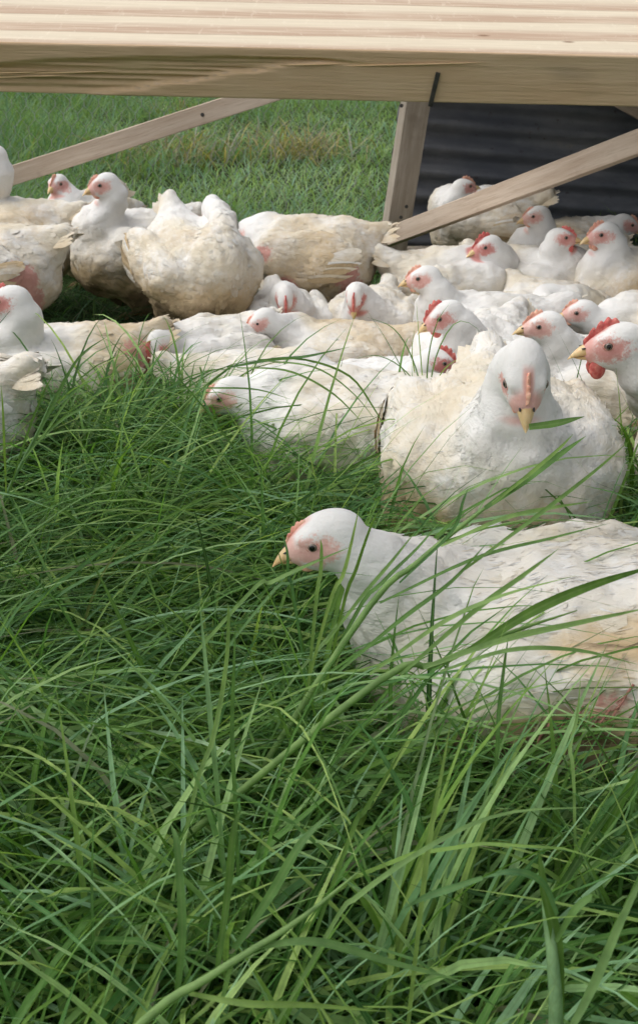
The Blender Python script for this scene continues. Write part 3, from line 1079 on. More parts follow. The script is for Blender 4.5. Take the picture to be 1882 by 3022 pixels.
    FF -= NN * (FF * NN).sum(1, keepdims=True); FF /= np.linalg.norm(FF, axis=1, keepdims=True)
    fv, fnm, fq = feather_cards(P, NN, FF, np.full(11, 0.070, np.float32) * rs.uniform(.7, 1.1, 11).astype(np.float32), np.full(11, 0.012, np.float32),
                                np.full(11, 0.003, np.float32), 0.2, 6)
    tf = mesh_obj('tail_feathers', fv, fq, FEATHER, root)
    attr_color(tf, 'msk', np.tile(np.array([[dirt + 0.15, 0, 0]], np.float32), (len(fv), 1)))
    attr_vec(tf, 'hco', np.full((len(fv), 3), 1, np.float32))
    # ---- head parts
    if has_face:
        def march(o, d, far=0.06):
            ts = np.linspace(far, 0.0, 160).astype(np.float32)
            pp = hp(*o)[None] + (HR @ np.array(d, np.float32))[None] * ts[:, None] * hs
            dd = S(pp.astype(np.float32))
            i = np.argmax(dd < 0)
            return ts[i]
        h4 = Matrix(HR.tolist()).to_4x4()
        for s in (-1, 1):
            y = march((0.0105, 0, 0.0035), (0, s, 0))
            c = hp(0.0105, s * (y - (0.0030 if not closed else 0.0048)), 0.0035)
            ex = Vector(hf) * 0.93 + Vector(hl) * (-s * 0.30)
            ez = Vector(hl) * s + Vector(hf) * 0.22 + Vector(hu) * 0.12
            ez.normalize(); ex = (ex - ez * ex.dot(ez)).normalized(); ey = ez.cross(ex)
            m = Matrix((ex, ey, ez)).transposed().to_4x4() @ Matrix.Scale(hs, 4)
            m.translation = Vector(c)
            eo = bpy.data.objects.new('eye', EYE_ME); C.objects.link(eo); eo.parent = root; eo.matrix_basis = m
            lo_ = bpy.data.objects.new('eyelid', LID_ME); C.objects.link(lo_); lo_.parent = eo
            lo_.matrix_basis = Matrix.Translation((0, 0, 0.0022)) @ Matrix.Diagonal((1, 0.92 if not closed else 0.35, 1, 1))
        # beak
        def beak_loft(x0, z0, ln, w0, h0, hook, up):
            V, Fc = [], []
            rings, sg = 8, 10
            for i in range(rings):
                t = i / (rings - 1)
                k = (1 - t ** 1.7) * 0.97 + 0.03
                cx = x0 + ln * t * (1 - 0.06 * t)
                cz = z0 - hook * t * t
                for q in range(sg):
                    a = 2 * math.pi * q / sg
                    yy = w0 * k * math.cos(a)
                    zz = h0 * k * math.sin(a)
                    zz = zz * (1.0 if (zz > 0) == up else 0.35)
                    V.append(tuple(hp(cx, yy, cz + zz)))
            for i in range(rings - 1):
                for q in range(sg):
                    q2 = (q + 1) % sg
                    Fc.append((i * sg + q, (i + 1) * sg + q, (i + 1) * sg + q2, i * sg + q2))
            Fc.append(tuple(range((rings - 1) * sg, rings * sg)))
            return V, Fc
        mesh_obj('beak', *beak_loft(0.029, -0.0055, 0.0285, 0.0092, 0.0105, 0.0075, True), BEAK, root)
        mesh_obj('lower_beak', *beak_loft(0.027, -0.0105, 0.0225, 0.0075, 0.0058, 0.001, False), BEAK, root)
        if res <= 0.006:
            for s in (-1, 1):
                v, f = uv_sphere(1.0, 8, 6)
                mesh_obj('nostril', [tuple(hp(0.0375 + a * 0.0030, s * (0.0066 + b * 0.0012), 0.0005 + c * 0.0011)) for (a, b, c) in v], f, DARKSTRIP, root)
        # comb: a serrated blade on the crown
        ch = 0.0035 + 0.017 * comb
        n = 25
        Vt, Fc = [], []
        for i in range(n):
            t = i / (n - 1)
            x = 0.0365 - (0.020 + 0.040 * min(1, comb * 1.3)) * t
            z = march((x, 0, 0), (0, 0, 1)) if x < 0.03 else march((0.03, 0, 0), (0, 0, 1)) - (x - 0.03) * 0.9
            env = math.sin(math.pi * min(1, t * 0.93 + 0.06)) ** 0.7
            saw = 0.42 + 0.58 * abs(math.cos(math.pi * 4.5 * t)) ** 0.8
            top = z + ch * env * saw + 0.0015
            lean = 0.0015 * math.sin(7 * t)
            for (yy, zz) in ((-0.0024, z - 0.004), (-0.0017, z + (top - z) * 0.55), (lean - 0.0005, top), (lean + 0.0005, top),
                             (0.0017, z + (top - z) * 0.55), (0.0024, z - 0.004)):
                Vt.append(tuple(hp(x - 0.25 * ch * t * (zz - z) / (ch + 1e-6), yy, zz)))
        for i in range(n - 1):
            for k in range(5):
                Fc.append((i * 6 + k, i * 6 + k + 1, (i + 1) * 6 + k + 1, (i + 1) * 6 + k))
        mesh_obj('comb', Vt, Fc, COMB if red > 0.44 else COMB_PALE, root)
        if wattle > 0.05:
            for s in (-1, 1):
                v, f = uv_sphere(1.0, 12, 8)
                v2 = []
                for (a, b, c) in v:
                    sx = 0.0075 + 0.004 * wattle
                    sz = 0.004 + 0.015 * wattle
                    fl_ = 1 - 0.35 * max(0, c)
                    v2.append(tuple(hp(0.0215 + a * sx * fl_, s * 0.0075 + b * 0.0032, -0.0165 - sz * 0.55 + c * sz)))
                mesh_obj('wattle', v2, f, COMB if red > 0.4 else COMB_PALE, root)
    if standing:
        for s in (-1, 1):
            hk = bl(-0.035, s * 0.058, -0.14)
            knee = np.array([hk[0] - 0.008, hk[1], 0.062])
            ft = np.array([hk[0] + 0.018, hk[1], 0.012])
            parts = [tube([hk, knee, ft], [0.011, 0.0095, 0.0085], 8)]
            for a, ln in ((-28, .045), (0, .055), (28, .045), (170, .022)):
                d = np.array([math.cos(R(a)), math.sin(R(a)), 0])
                parts.append(tube([ft, ft + d * ln * .5 + [0, 0, 0.0], ft + d * ln + [0, 0, -0.008]], [0.0068, 0.0055, 0.002], 6))
            mesh_obj('leg', *join(parts), LEG, root)
    FOOT.append((loc[0], loc[1], R(yaw), scale * (0.75 if standing else 1.0)))
    return root


CH = [
 dict(label='large white chicken lying closest, in long grass, its pink face in profile', loc=(.215, .835), yaw=177, head=(.004, .80, .222), hyaw=184, hpitch=-18, bpitch=-7,
      scale=1.22, dirt=.18, belly=.35, comb=.10, wattle=.12, red=.10, res=.0042, nf=500, ns=9000, bald=((.01, .125, .030, .020), (-.035, .125, .040, .020)), wide=1.10, hs=.86, neck=1.12, quills=True, wing_at=(-.012, .052), wing_dirt=.28, wing_len=.10, hc=.070,
      spots=((-.05, .10, .070, .035, 1.1), (.06, .12, .0, .05, .8), (.02, .125, -.01, .055, .9), (-.03, .13, -.005, .055, 1.0), (.0, .12, -.05, .06, .9))),
 dict(label='plump chicken sitting face on to the camera, yellow beak pointing down', loc=(.222, 1.19), yaw=-93, head=(.214, 1.03, .296), hyaw=-92, hpitch=-40,
      scale=1.16, dirt=.24, belly=.9, comb=.10, wattle=.1, red=.25, res=.0045, nf=500, ns=6500, wing_out=-.010, wide=1.14, hs=1.06, hc=.138, neck=1.0, face=.5, ruffle=1.5),
 dict(label='chicken with tall red comb and red wattles, cut by the right edge', loc=(.60, 1.36), yaw=200, head=(.368, 1.25, .268), hyaw=180, hpitch=-6,
      scale=1.08, dirt=.3, belly=.4, comb=.42, wattle=.7, red=.45, res=.005, nf=1000, ns=2500, hs=1.1, neck=.95),
 dict(label='pale grey headed chicken looking left just behind the face on one', loc=(.475, 1.62), yaw=176, head=(.350, 1.58, .205), hyaw=182, hpitch=-4,
      scale=1.0, dirt=.2, comb=.3, wattle=.05, red=.05, nf=800, res=.006),
 dict(label='chicken resting low with only its forehead and eye showing behind the red comb', loc=(.68, 1.92), yaw=180, head=(.482, 1.88, .152), hyaw=182, hpitch=-5,
      scale=1.0, dirt=.35, comb=.25, wattle=.1, red=.2),
 dict(label='chicken with upright neck behind the grass tuft, red face turned left', loc=(.29, 1.76), yaw=-120, head=(.200, 1.64, .205), hyaw=190, hpitch=-22,
      scale=1.0, dirt=.12, comb=.45, wattle=.4, red=.45, res=.006),
 dict(label='white chicken with raised head and pale red comb in the middle of the flock', loc=(.325, 1.98), yaw=182, head=(.196, 1.95, .200), hyaw=180, hpitch=-8,
      scale=1.0, hc=.085, dirt=.08, belly=.1, comb=.3, wattle=.15, red=.25, res=.006),
 dict(label='sleeping chicken curled up with its head sunk into its breast', loc=(.5, 2.15), yaw=-62, head=(.455, 2.03, .120), hyaw=-70, hpitch=-75,
      scale=.95, hc=.075, dirt=.3, comb=.02, wattle=0, red=0, closed=True),
 dict(label='chicken with bright red comb and wattles sitting below the slanting brace', loc=(.31, 2.36), yaw=8, head=(.372, 2.32, .190), hyaw=197, hpitch=-12,
      scale=1.05, dirt=.35, comb=.55, wattle=.7, red=.75, tail=1.6),
 dict(label='chicken at the back whose head is crossed by the slanting brace', loc=(.43, 2.80), yaw=168, head=(.372, 2.74, .262), hyaw=20, hpitch=5,
      scale=1.0, standing=True, dirt=.3, comb=.4, wattle=.2, red=.4),
 dict(label='chicken with long upright neck against the dark sheet, looking left', loc=(.585, 2.56), yaw=190, head=(.513, 2.50, .228), hyaw=182, hpitch=-10,
      scale=1.0, dirt=.25, comb=.2, wattle=.1, red=.1),
 dict(label='chicken looking right with red wattles, among the birds by the dark sheet', loc=(.50, 2.40), yaw=-30, head=(.540, 2.33, .207), hyaw=-14, hpitch=2,
      scale=1.0, dirt=.3, comb=.35, wattle=.6, red=.5),
 dict(label='soiled chicken at the right edge, facing left, brown mottled wing', loc=(.72, 2.29), yaw=190, head=(.608, 2.25, .229), hyaw=190, hpitch=-10,
      scale=1.1, dirt=.5, comb=.4, wattle=.35, red=.35),
 dict(label='shaded chicken furthest back against the dark sheet, mostly hidden', loc=(.67, 2.76), yaw=10, head=(.80, 2.74, .17), hyaw=0, hpitch=-20,
      scale=1.05, dirt=.5, comb=.3, red=.3),
 dict(label='dozing chicken with drooping red comb, beside the big soiled bird', loc=(-.07, 2.11), yaw=-78, head=(-.066, 1.985, .150), hyaw=-84, hpitch=-62,
      scale=.86, dirt=.10, belly=.1, comb=.4, wattle=.1, red=.6, closed=True, hc=.085),
 dict(label='dozing chicken with upright red comb, right of the other dozing one', loc=(.115, 2.11), yaw=-105, head=(.070, 1.99, .152), hyaw=-100, hpitch=-60,
      scale=.86, dirt=.22, belly=.1, comb=.45, wattle=.1, red=.7, closed=True, hc=.085),
 dict(label='chicken lying stretched out, pink closed eyed face turned left', loc=(.04, 1.87), yaw=176, head=(-.106, 1.83, .148), hyaw=198, hpitch=-25,
      scale=.88, hc=.075, dirt=.48, belly=.2, comb=.05, wattle=.05, red=.2, closed=True, bald=((-.14, .09, -.02, .03),)),
 dict(label='white chicken lying with head hidden, in front of the stretched out one', loc=(-.11, 1.645), yaw=4, head=(.05, 1.62, .10), hyaw=-20, hpitch=-50,
      scale=.88, hc=.085, dirt=.22, belly=.25, comb=.05, wattle=0, red=.1, bald=((-.06, -.095, .055, .022),), has_face=True),
 dict(label='crouching chicken with deep red head dipped behind the grass tuft', loc=(.125, 1.585), yaw=12, head=(.185, 1.53, .163), hyaw=-10, hpitch=-15,
      scale=.86, dirt=.06, belly=.15, comb=.5, wattle=.6, red=.95, hroll=0),
 dict(label='chicken with lowered head and red comb pushed into the long grass', loc=(-.215, 1.80), yaw=-145, head=(-.275, 1.68, .140), hyaw=-115, hpitch=-55,
      scale=.92, dirt=.15, belly=.2, comb=.45, wattle=.35, red=.7),
 dict(label='white chicken lying mid flock under arching grass leaves, looking left', loc=(.03, 1.42), yaw=178, head=(-.132, 1.40, .152), hyaw=186, hpitch=-22,
      scale=1.04, dirt=.2, belly=.25, comb=.12, wattle=.1, red=.1, res=.005, nf=1000),
 dict(label='soiled chicken at the left edge, red face turned away, bare pink rump', loc=(-.435, 1.66), yaw=198, head=(-.488, 1.60, .240), hyaw=182, hpitch=-5,
      scale=1.06, dirt=.42, belly=.8, comb=.35, wattle=.5, red=.65, res=.006, nf=900, bald=((-.14, .06, .05, .04), (-.14, .08, -.0, .035)), ruffle=1.5),
 dict(label='white chicken cut by the left edge, clean downy breast above the grass', loc=(-.53, 1.31), yaw=172, head=(-.63, 1.31, .27), hyaw=175, hpitch=-5,
      scale=.95, standing=True, dirt=.18, belly=.25, comb=.3, res=.006, nf=900, ruffle=1.8),
 dict(label='standing chicken at the left edge with a large bare red patch', loc=(-.69, 2.10), yaw=178, head=(-.83, 2.10, .31), hyaw=180, hpitch=0,
      scale=1.08, standing=True, dirt=.3, belly=.4, comb=.4, red=.5, bald=((-.12, .11, .0, .06), (-.13, .09, -.06, .06), (-.08, .12, -.05, .055)), ruffle=1.8),
 dict(label='tall chicken behind the bare patched one, its white neck at the edge', loc=(-.73, 2.44), yaw=178, head=(-.735, 2.42, .372), hyaw=180, hpitch=0,
      scale=1.08, standing=True, dirt=.38, comb=.3, red=.3),
 dict(label='small headed chicken peering at the camera over other backs', loc=(-.60, 2.74), yaw=-110, head=(-.650, 2.66, .280), hyaw=-110, hpitch=-8,
      scale=1.0, standing=True, dirt=.25, comb=.3, wattle=.05, red=.3),
 dict(label='standing chicken with raised head and brown stained breast', loc=(-.425, 2.38), yaw=-145, head=(-.462, 2.29, .326), hyaw=-158, hpitch=-12,
      scale=1.02, standing=True, dirt=.15, belly=1.2, comb=.2, wattle=.2, red=.2),
 dict(label='big fluffy soiled chicken standing with its head turned back to preen', loc=(-.248, 2.10), yaw=-62, has_face=False, face=.05, head=(-.222, 2.18, .292), hyaw=118, hpitch=-50, hc=.215, bpitch=-14,
      scale=.98, standing=True, dirt=.30, belly=.8, comb=.3, wattle=.2, red=.5, wide=1.08, tail=1.8, nf=1300, ns=2600, ruffle=2.2),
 dict(label='standing chicken with bare pink flank and short tail pointing right', loc=(-.03, 2.38), yaw=176, head=(-.17, 2.40, .205), hyaw=170, hpitch=-50, hc=.16,
      scale=1.08, standing=True, dirt=.4, belly=.2, comb=.1, red=.2, bald=((-.11, .115, -.015, .045), (-.13, .10, -.06, .045), (.05, .115, -.05, .045), (.08, .11, .03, .03)), tail=0.3, ruffle=1.5),
]
for i, kw in enumerate(CH):
    chicken(seed=i, **kw)

# ------------------------------------------------------------------ grass
def blades(name, x, y, L, W, az, th0, th1, power, mat, seg=7, label=None, fold=0.25, rnd=None, z0=None, twist=None):
    n = len(x)
    ts = np.linspace(0, 1, seg + 1)
    P = np.zeros((n, 3), np.float32)
    P[:, 0], P[:, 1] = x, y
    P[:, 2] = -0.01 if z0 is None else z0
    dirx, diry = np.cos(az), np.sin(az)
    sx, sy = -diry, dirx
    V = np.empty((n, seg + 1, 3, 3), np.float32)
    kink = RNG.normal(0, 0.12, n)
    for i, t in enumerate(ts):
        th = th0 + (th1 - th0) * t ** power
        wv = kink * np.sin(t * 5)
        if i:
            st = L / seg
            P = P + np.stack([np.sin(th) * (dirx + sx * wv) * st, np.sin(th) * (diry + sy * wv) * st, np.cos(th) * st], 1)
            low_z = 0.004 + 0.018 * RNG.random(n)
            P[:, 2] = np.where((P[:, 2] < low_z) & (t > 0.3), low_z, P[:, 2])
        prof = (0.55 + 0.9 * t if t < 0.4 else 0.91 * (1 - ((t - 0.4) / 0.6) ** 1.8)) + 0.02
        w = W * prof * 0.5
        tw = 0 if twist is None else twist * t
        nx, ny, nz = np.cos(th) * dirx, np.cos(th) * diry, -np.sin(th)      # blade normal (turned up side)
        ax = np.stack([sx, sy, np.zeros(n)], 1); nr = -np.stack([nx, ny, nz], 1)
        c, s = np.cos(tw), np.sin(tw)
        sd_ = ax * np.reshape(c, (-1, 1)) + nr * np.reshape(s, (-1, 1))
        nd_ = nr * np.reshape(c, (-1, 1)) - ax * np.reshape(s, (-1, 1))
        V[:, i, 0] = P - sd_ * w[:, None] + nd_ * (fold * w)[:, None]
        V[:, i, 1] = P
        V[:, i, 2] = P + sd_ * w[:, None] + nd_ * (fold * w)[:, None]
    base = (np.arange(n) * (seg + 1) * 3)[:, None, None]
    f = []
    for i in range(seg):
        for j in range(2):
            a = i * 3 + j
            f.append([a, a + 1, a + 4, a + 3])
    Fq = (base + np.array(f)[None]).reshape(-1, 4)
    o = mesh_obj(name, V.reshape(-1, 3), Fq, mat)
    r = RNG.random(n) if rnd is None else rnd
    r2 = RNG.random(n)
    col = np.empty((n, seg + 1, 3, 4), np.float32)
    col[..., 3] = np.array([0, 0.5, 1.0])[None, None, :]
    col[..., 0] = r[:, None, None]
    col[..., 1] = ts[None, :, None]
    col[..., 2] = r2[:, None, None]
    attr_color(o, 'col', col.reshape(-1, 4))
    if label:
        tag(o, label, 'grass', kind='stuff')
    return o


def keep_clear(x, y, grow=1.0):
    ok = ((x + 0.14) / 0.10) ** 2 + ((y - 1.30) / 0.09) ** 2 > 1        # pecked bare in front of the lying bird's head
    for (fx, fy, a, s) in FOOT:
        dx, dy = x - fx, y - fy
        u = dx * math.cos(a) + dy * math.sin(a)
        v = -dx * math.sin(a) + dy * math.cos(a)
        ok &= (u / (0.19 * s * grow)) ** 2 + (v / (0.115 * s * grow)) ** 2 > 1
    return ok


def clustered(n, x0, x1, y0, y1, tuft=9, spread=0.022):
    k = max(1, n // tuft)
    cx, cy = RNG.uniform(x0, x1, k), RNG.uniform(y0, y1, k)
    i = RNG.integers(0, k, n)
    return cx[i] + RNG.normal(0, spread, n), cy[i] + RNG.normal(0, spread, n), i, k


def lawn():
    # long grass in front of and under the rail
    x, y, i, k = clustered(21000, -0.85, 0.85, 0.30, 1.36, 15, 0.019)
    P2 = np.stack([x, y, np.zeros(len(x))], 1)
    fieldn = vnoise(P2, 4.5, 21)
    ok = keep_clear(x, y, 0.95) & (np.abs(x) < 0.30 + 0.42 * y)
    x, y, i, fieldn = x[ok], y[ok], i[ok], fieldn[ok]
    n = len(x)
    taz = np.where(RNG.random(k) < 0.62, RNG.normal(0.25, 0.5, k), RNG.normal(3.3, 0.6, k))
    taz = np.where(RNG.random(k) < 0.22, RNG.uniform(0, 6.28, k), taz)
    az = taz[i] + RNG.normal(0, 0.26, n)
    near = np.clip((0.75 - y) / 0.25, 0, 1)
    mat_ = RNG.random(n) < (0.72 - 0.40 * near)
    L = np.where(mat_, RNG.uniform(0.20, 0.42, n), RNG.uniform(0.12, 0.30, n)) * (0.75 + 0.5 * fieldn) 
    L *= np.where(y < 0.45, 0.75, 1.0)
    th0 = np.where(mat_, RNG.uniform(0.5, 1.0, n), RNG.uniform(0.02, 0.45, n))
    th1 = np.where(mat_, RNG.uniform(1.45, 2.0, n), RNG.uniform(0.5, 2.3, n))
    pw = np.where(mat_, RNG.uniform(0.45, 0.9, n), RNG.uniform(0.9, 2.0, n))
    W = (0.0017 + 0.0043 * RNG.random(n) ** 1.6) * (1 + 0.30 * near)
    blades('lawn_grass', x, y, L, W, az, th0, th1, pw, GRASS, 7, 'long lush green grass filling the foreground', rnd=np.clip(RNG.normal(0.50, 0.26, n) + (fieldn - .5) * .4 + 0.10 * near, 0, 1),
           twist=RNG.normal(0, 0.5, n))
    n = 1900
    x = RNG.uniform(-0.62, 0.25, n); y = RNG.uniform(0.62, 1.28, n)
    ok = keep_clear(x, y, 0.95)
    x, y = x[ok], y[ok]; n = len(x)
    az = np.where(RNG.random(n) < 0.7, RNG.normal(0.1, 0.5, n), RNG.normal(3.0, 0.7, n))
    blades('long_grass', x, y, RNG.uniform(0.28, 0.48, n), RNG.uniform(0.0020, 0.0046, n), az, RNG.uniform(0.15, 0.6, n), RNG.uniform(1.7, 2.5, n),
           RNG.uniform(0.7, 1.2, n), GRASS, 10, 'long arching grass blades bowed over the lawn', rnd=np.clip(RNG.normal(0.6, 0.25, n), 0, 1), twist=RNG.normal(0, 0.5, n))
    # a mound of taller grass left of the middle
    n = 1400
    x = RNG.normal(-0.27, 0.10, n); y = np.clip(RNG.normal(1.38, 0.07, n), 1.1, 1.52)
    ok = keep_clear(x, y, 0.8)
    x, y = x[ok], y[ok]; n = len(x)
    blades('grass_mound', x, y, RNG.uniform(0.20, 0.36, n), RNG.uniform(0.0022, 0.0052, n), RNG.uniform(0, 6.28, n), RNG.uniform(0.05, 0.4, n), RNG.uniform(1.4, 2.5, n),
           RNG.uniform(0.9, 1.6, n), GRASS, 9, 'mound of taller grass in front of the birds at left', rnd=np.clip(RNG.normal(0.5, 0.25, n), 0, 1), twist=RNG.normal(0, 0.5, n))
    # trodden grass between the birds
    x, y, i, k = clustered(10500, -1.3, 1.1, 1.25, 3.05)
    ok = keep_clear(x, y, 0.74) & (np.abs(x) < 0.25 + 0.36 * y)
    x, y = x[ok], y[ok]
    n = len(x)
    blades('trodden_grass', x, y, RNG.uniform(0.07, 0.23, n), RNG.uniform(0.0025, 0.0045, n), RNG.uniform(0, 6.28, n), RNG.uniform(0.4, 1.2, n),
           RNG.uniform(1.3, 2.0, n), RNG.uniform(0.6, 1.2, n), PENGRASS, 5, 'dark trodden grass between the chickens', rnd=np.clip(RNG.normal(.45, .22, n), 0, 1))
    # the meadow beyond the netting
    n = 42000
    y = 3.02 + 12 * RNG.random(n) ** 1.7
    x = (RNG.random(n) * 2 - 1) * (0.5 + 0.36 * y)
    P2 = np.stack([x, y, np.zeros(n)], 1)
    fieldn = np.clip((vnoise(P2, 0.8, 22) * 0.6 + vnoise(P2, 2.6, 23) * 0.4 - 0.5) * 1.8 + 0.5, 0, 1)
    tall = np.clip((fieldn - 0.45) * 4, 0, 1)
    leftw = np.clip((-x - 0.22 * y + 0.1) / 0.5, 0, 1)
    L = RNG.uniform(0.10, 0.22, n) * (0.6 + 0.9 * tall + 1.3 * leftw)
    sc = 0.8 + 0.12 * y
    blades('meadow_grass', x, y, L, RNG.uniform(0.003, 0.0055, n) * sc, RNG.uniform(0, 6.28, n), RNG.uniform(0.1, 0.7, n), RNG.uniform(0.9, 2.1, n),
           RNG.uniform(0.7, 1.4, n), FIELD, 4, 'green meadow grass beyond the wire netting', rnd=np.clip(0.85 - 0.75 * fieldn - 0.35 * leftw + RNG.normal(0, 0.15, n), 0, 1))

lawn()

# ------------------------------------------------------------------ single stalks and tufts that stand out of the grass
def ribbon(pts, width, seg=14, fold=0.3, taper0=0.6, wob=0.0):
    pts = np.array(pts, float)
    n = len(pts)
    ext = np.vstack([2 * pts[0] - pts[1], pts, 2 * pts[-1] - pts[-2]])
    path = []
    for i in range(seg + 1):
        u = i / seg * (n - 1)
        k = min(int(u), n - 2); t = u - k
        p0, p1, p2, p3 = ext[k:k + 4]
        path.append(0.5 * ((2 * p1) + (p2 - p0) * t + (2 * p0 - 5 * p1 + 4 * p2 - p3) * t * t + (3 * p1 - p0 - 3 * p2 + p3) * t ** 3))
    path = np.array(path)
    V, Fc, ts = [], [], []
    for i in range(seg + 1):
        t = i / seg
        d = path[min(i + 1, seg)] - path[max(i - 1, 0)]
        d /= np.linalg.norm(d)
        nn = np.array([0.15, -0.62, 0.77]); nn -= d * (nn @ d); nn /= np.linalg.norm(nn)
        a = wob * t
        sd_ = np.cross(d, nn)
        sd2 = sd_ * math.cos(a) + nn * math.sin(a); n2 = nn * math.cos(a) - sd_ * math.sin(a)
        prof = (taper0 + (1 - taper0) * t / 0.35) if t < 0.35 else (1 - ((t - 0.35) / 0.65) ** 2.2) + 0.02
        w = width * 0.5 * prof
        for k in (-1, 0, 1):
            V.append(path[i] + sd2 * w * k + n2 * (fold * w * abs(k)))
            ts.append(0.3 + 0.65 * t)
    for i in range(seg):
        for j in range(2):
            a = i * 3 + j
            Fc.append((a, a + 1, a + 4, a + 3))
    return V, Fc, ts, path


def paint(o, ts, r):
    c = np.zeros((len(ts), 4), np.float32)
    c[:, 3] = np.tile([0, 0.5, 1.0], len(ts) // 3 + 1)[:len(ts)]
    c[:, 0] = r; c[:, 1] = ts; c[:, 2] = 0.22 + 0.6 * ((r * 7.31) % 1.0)
    attr_color(o, 'col', c)


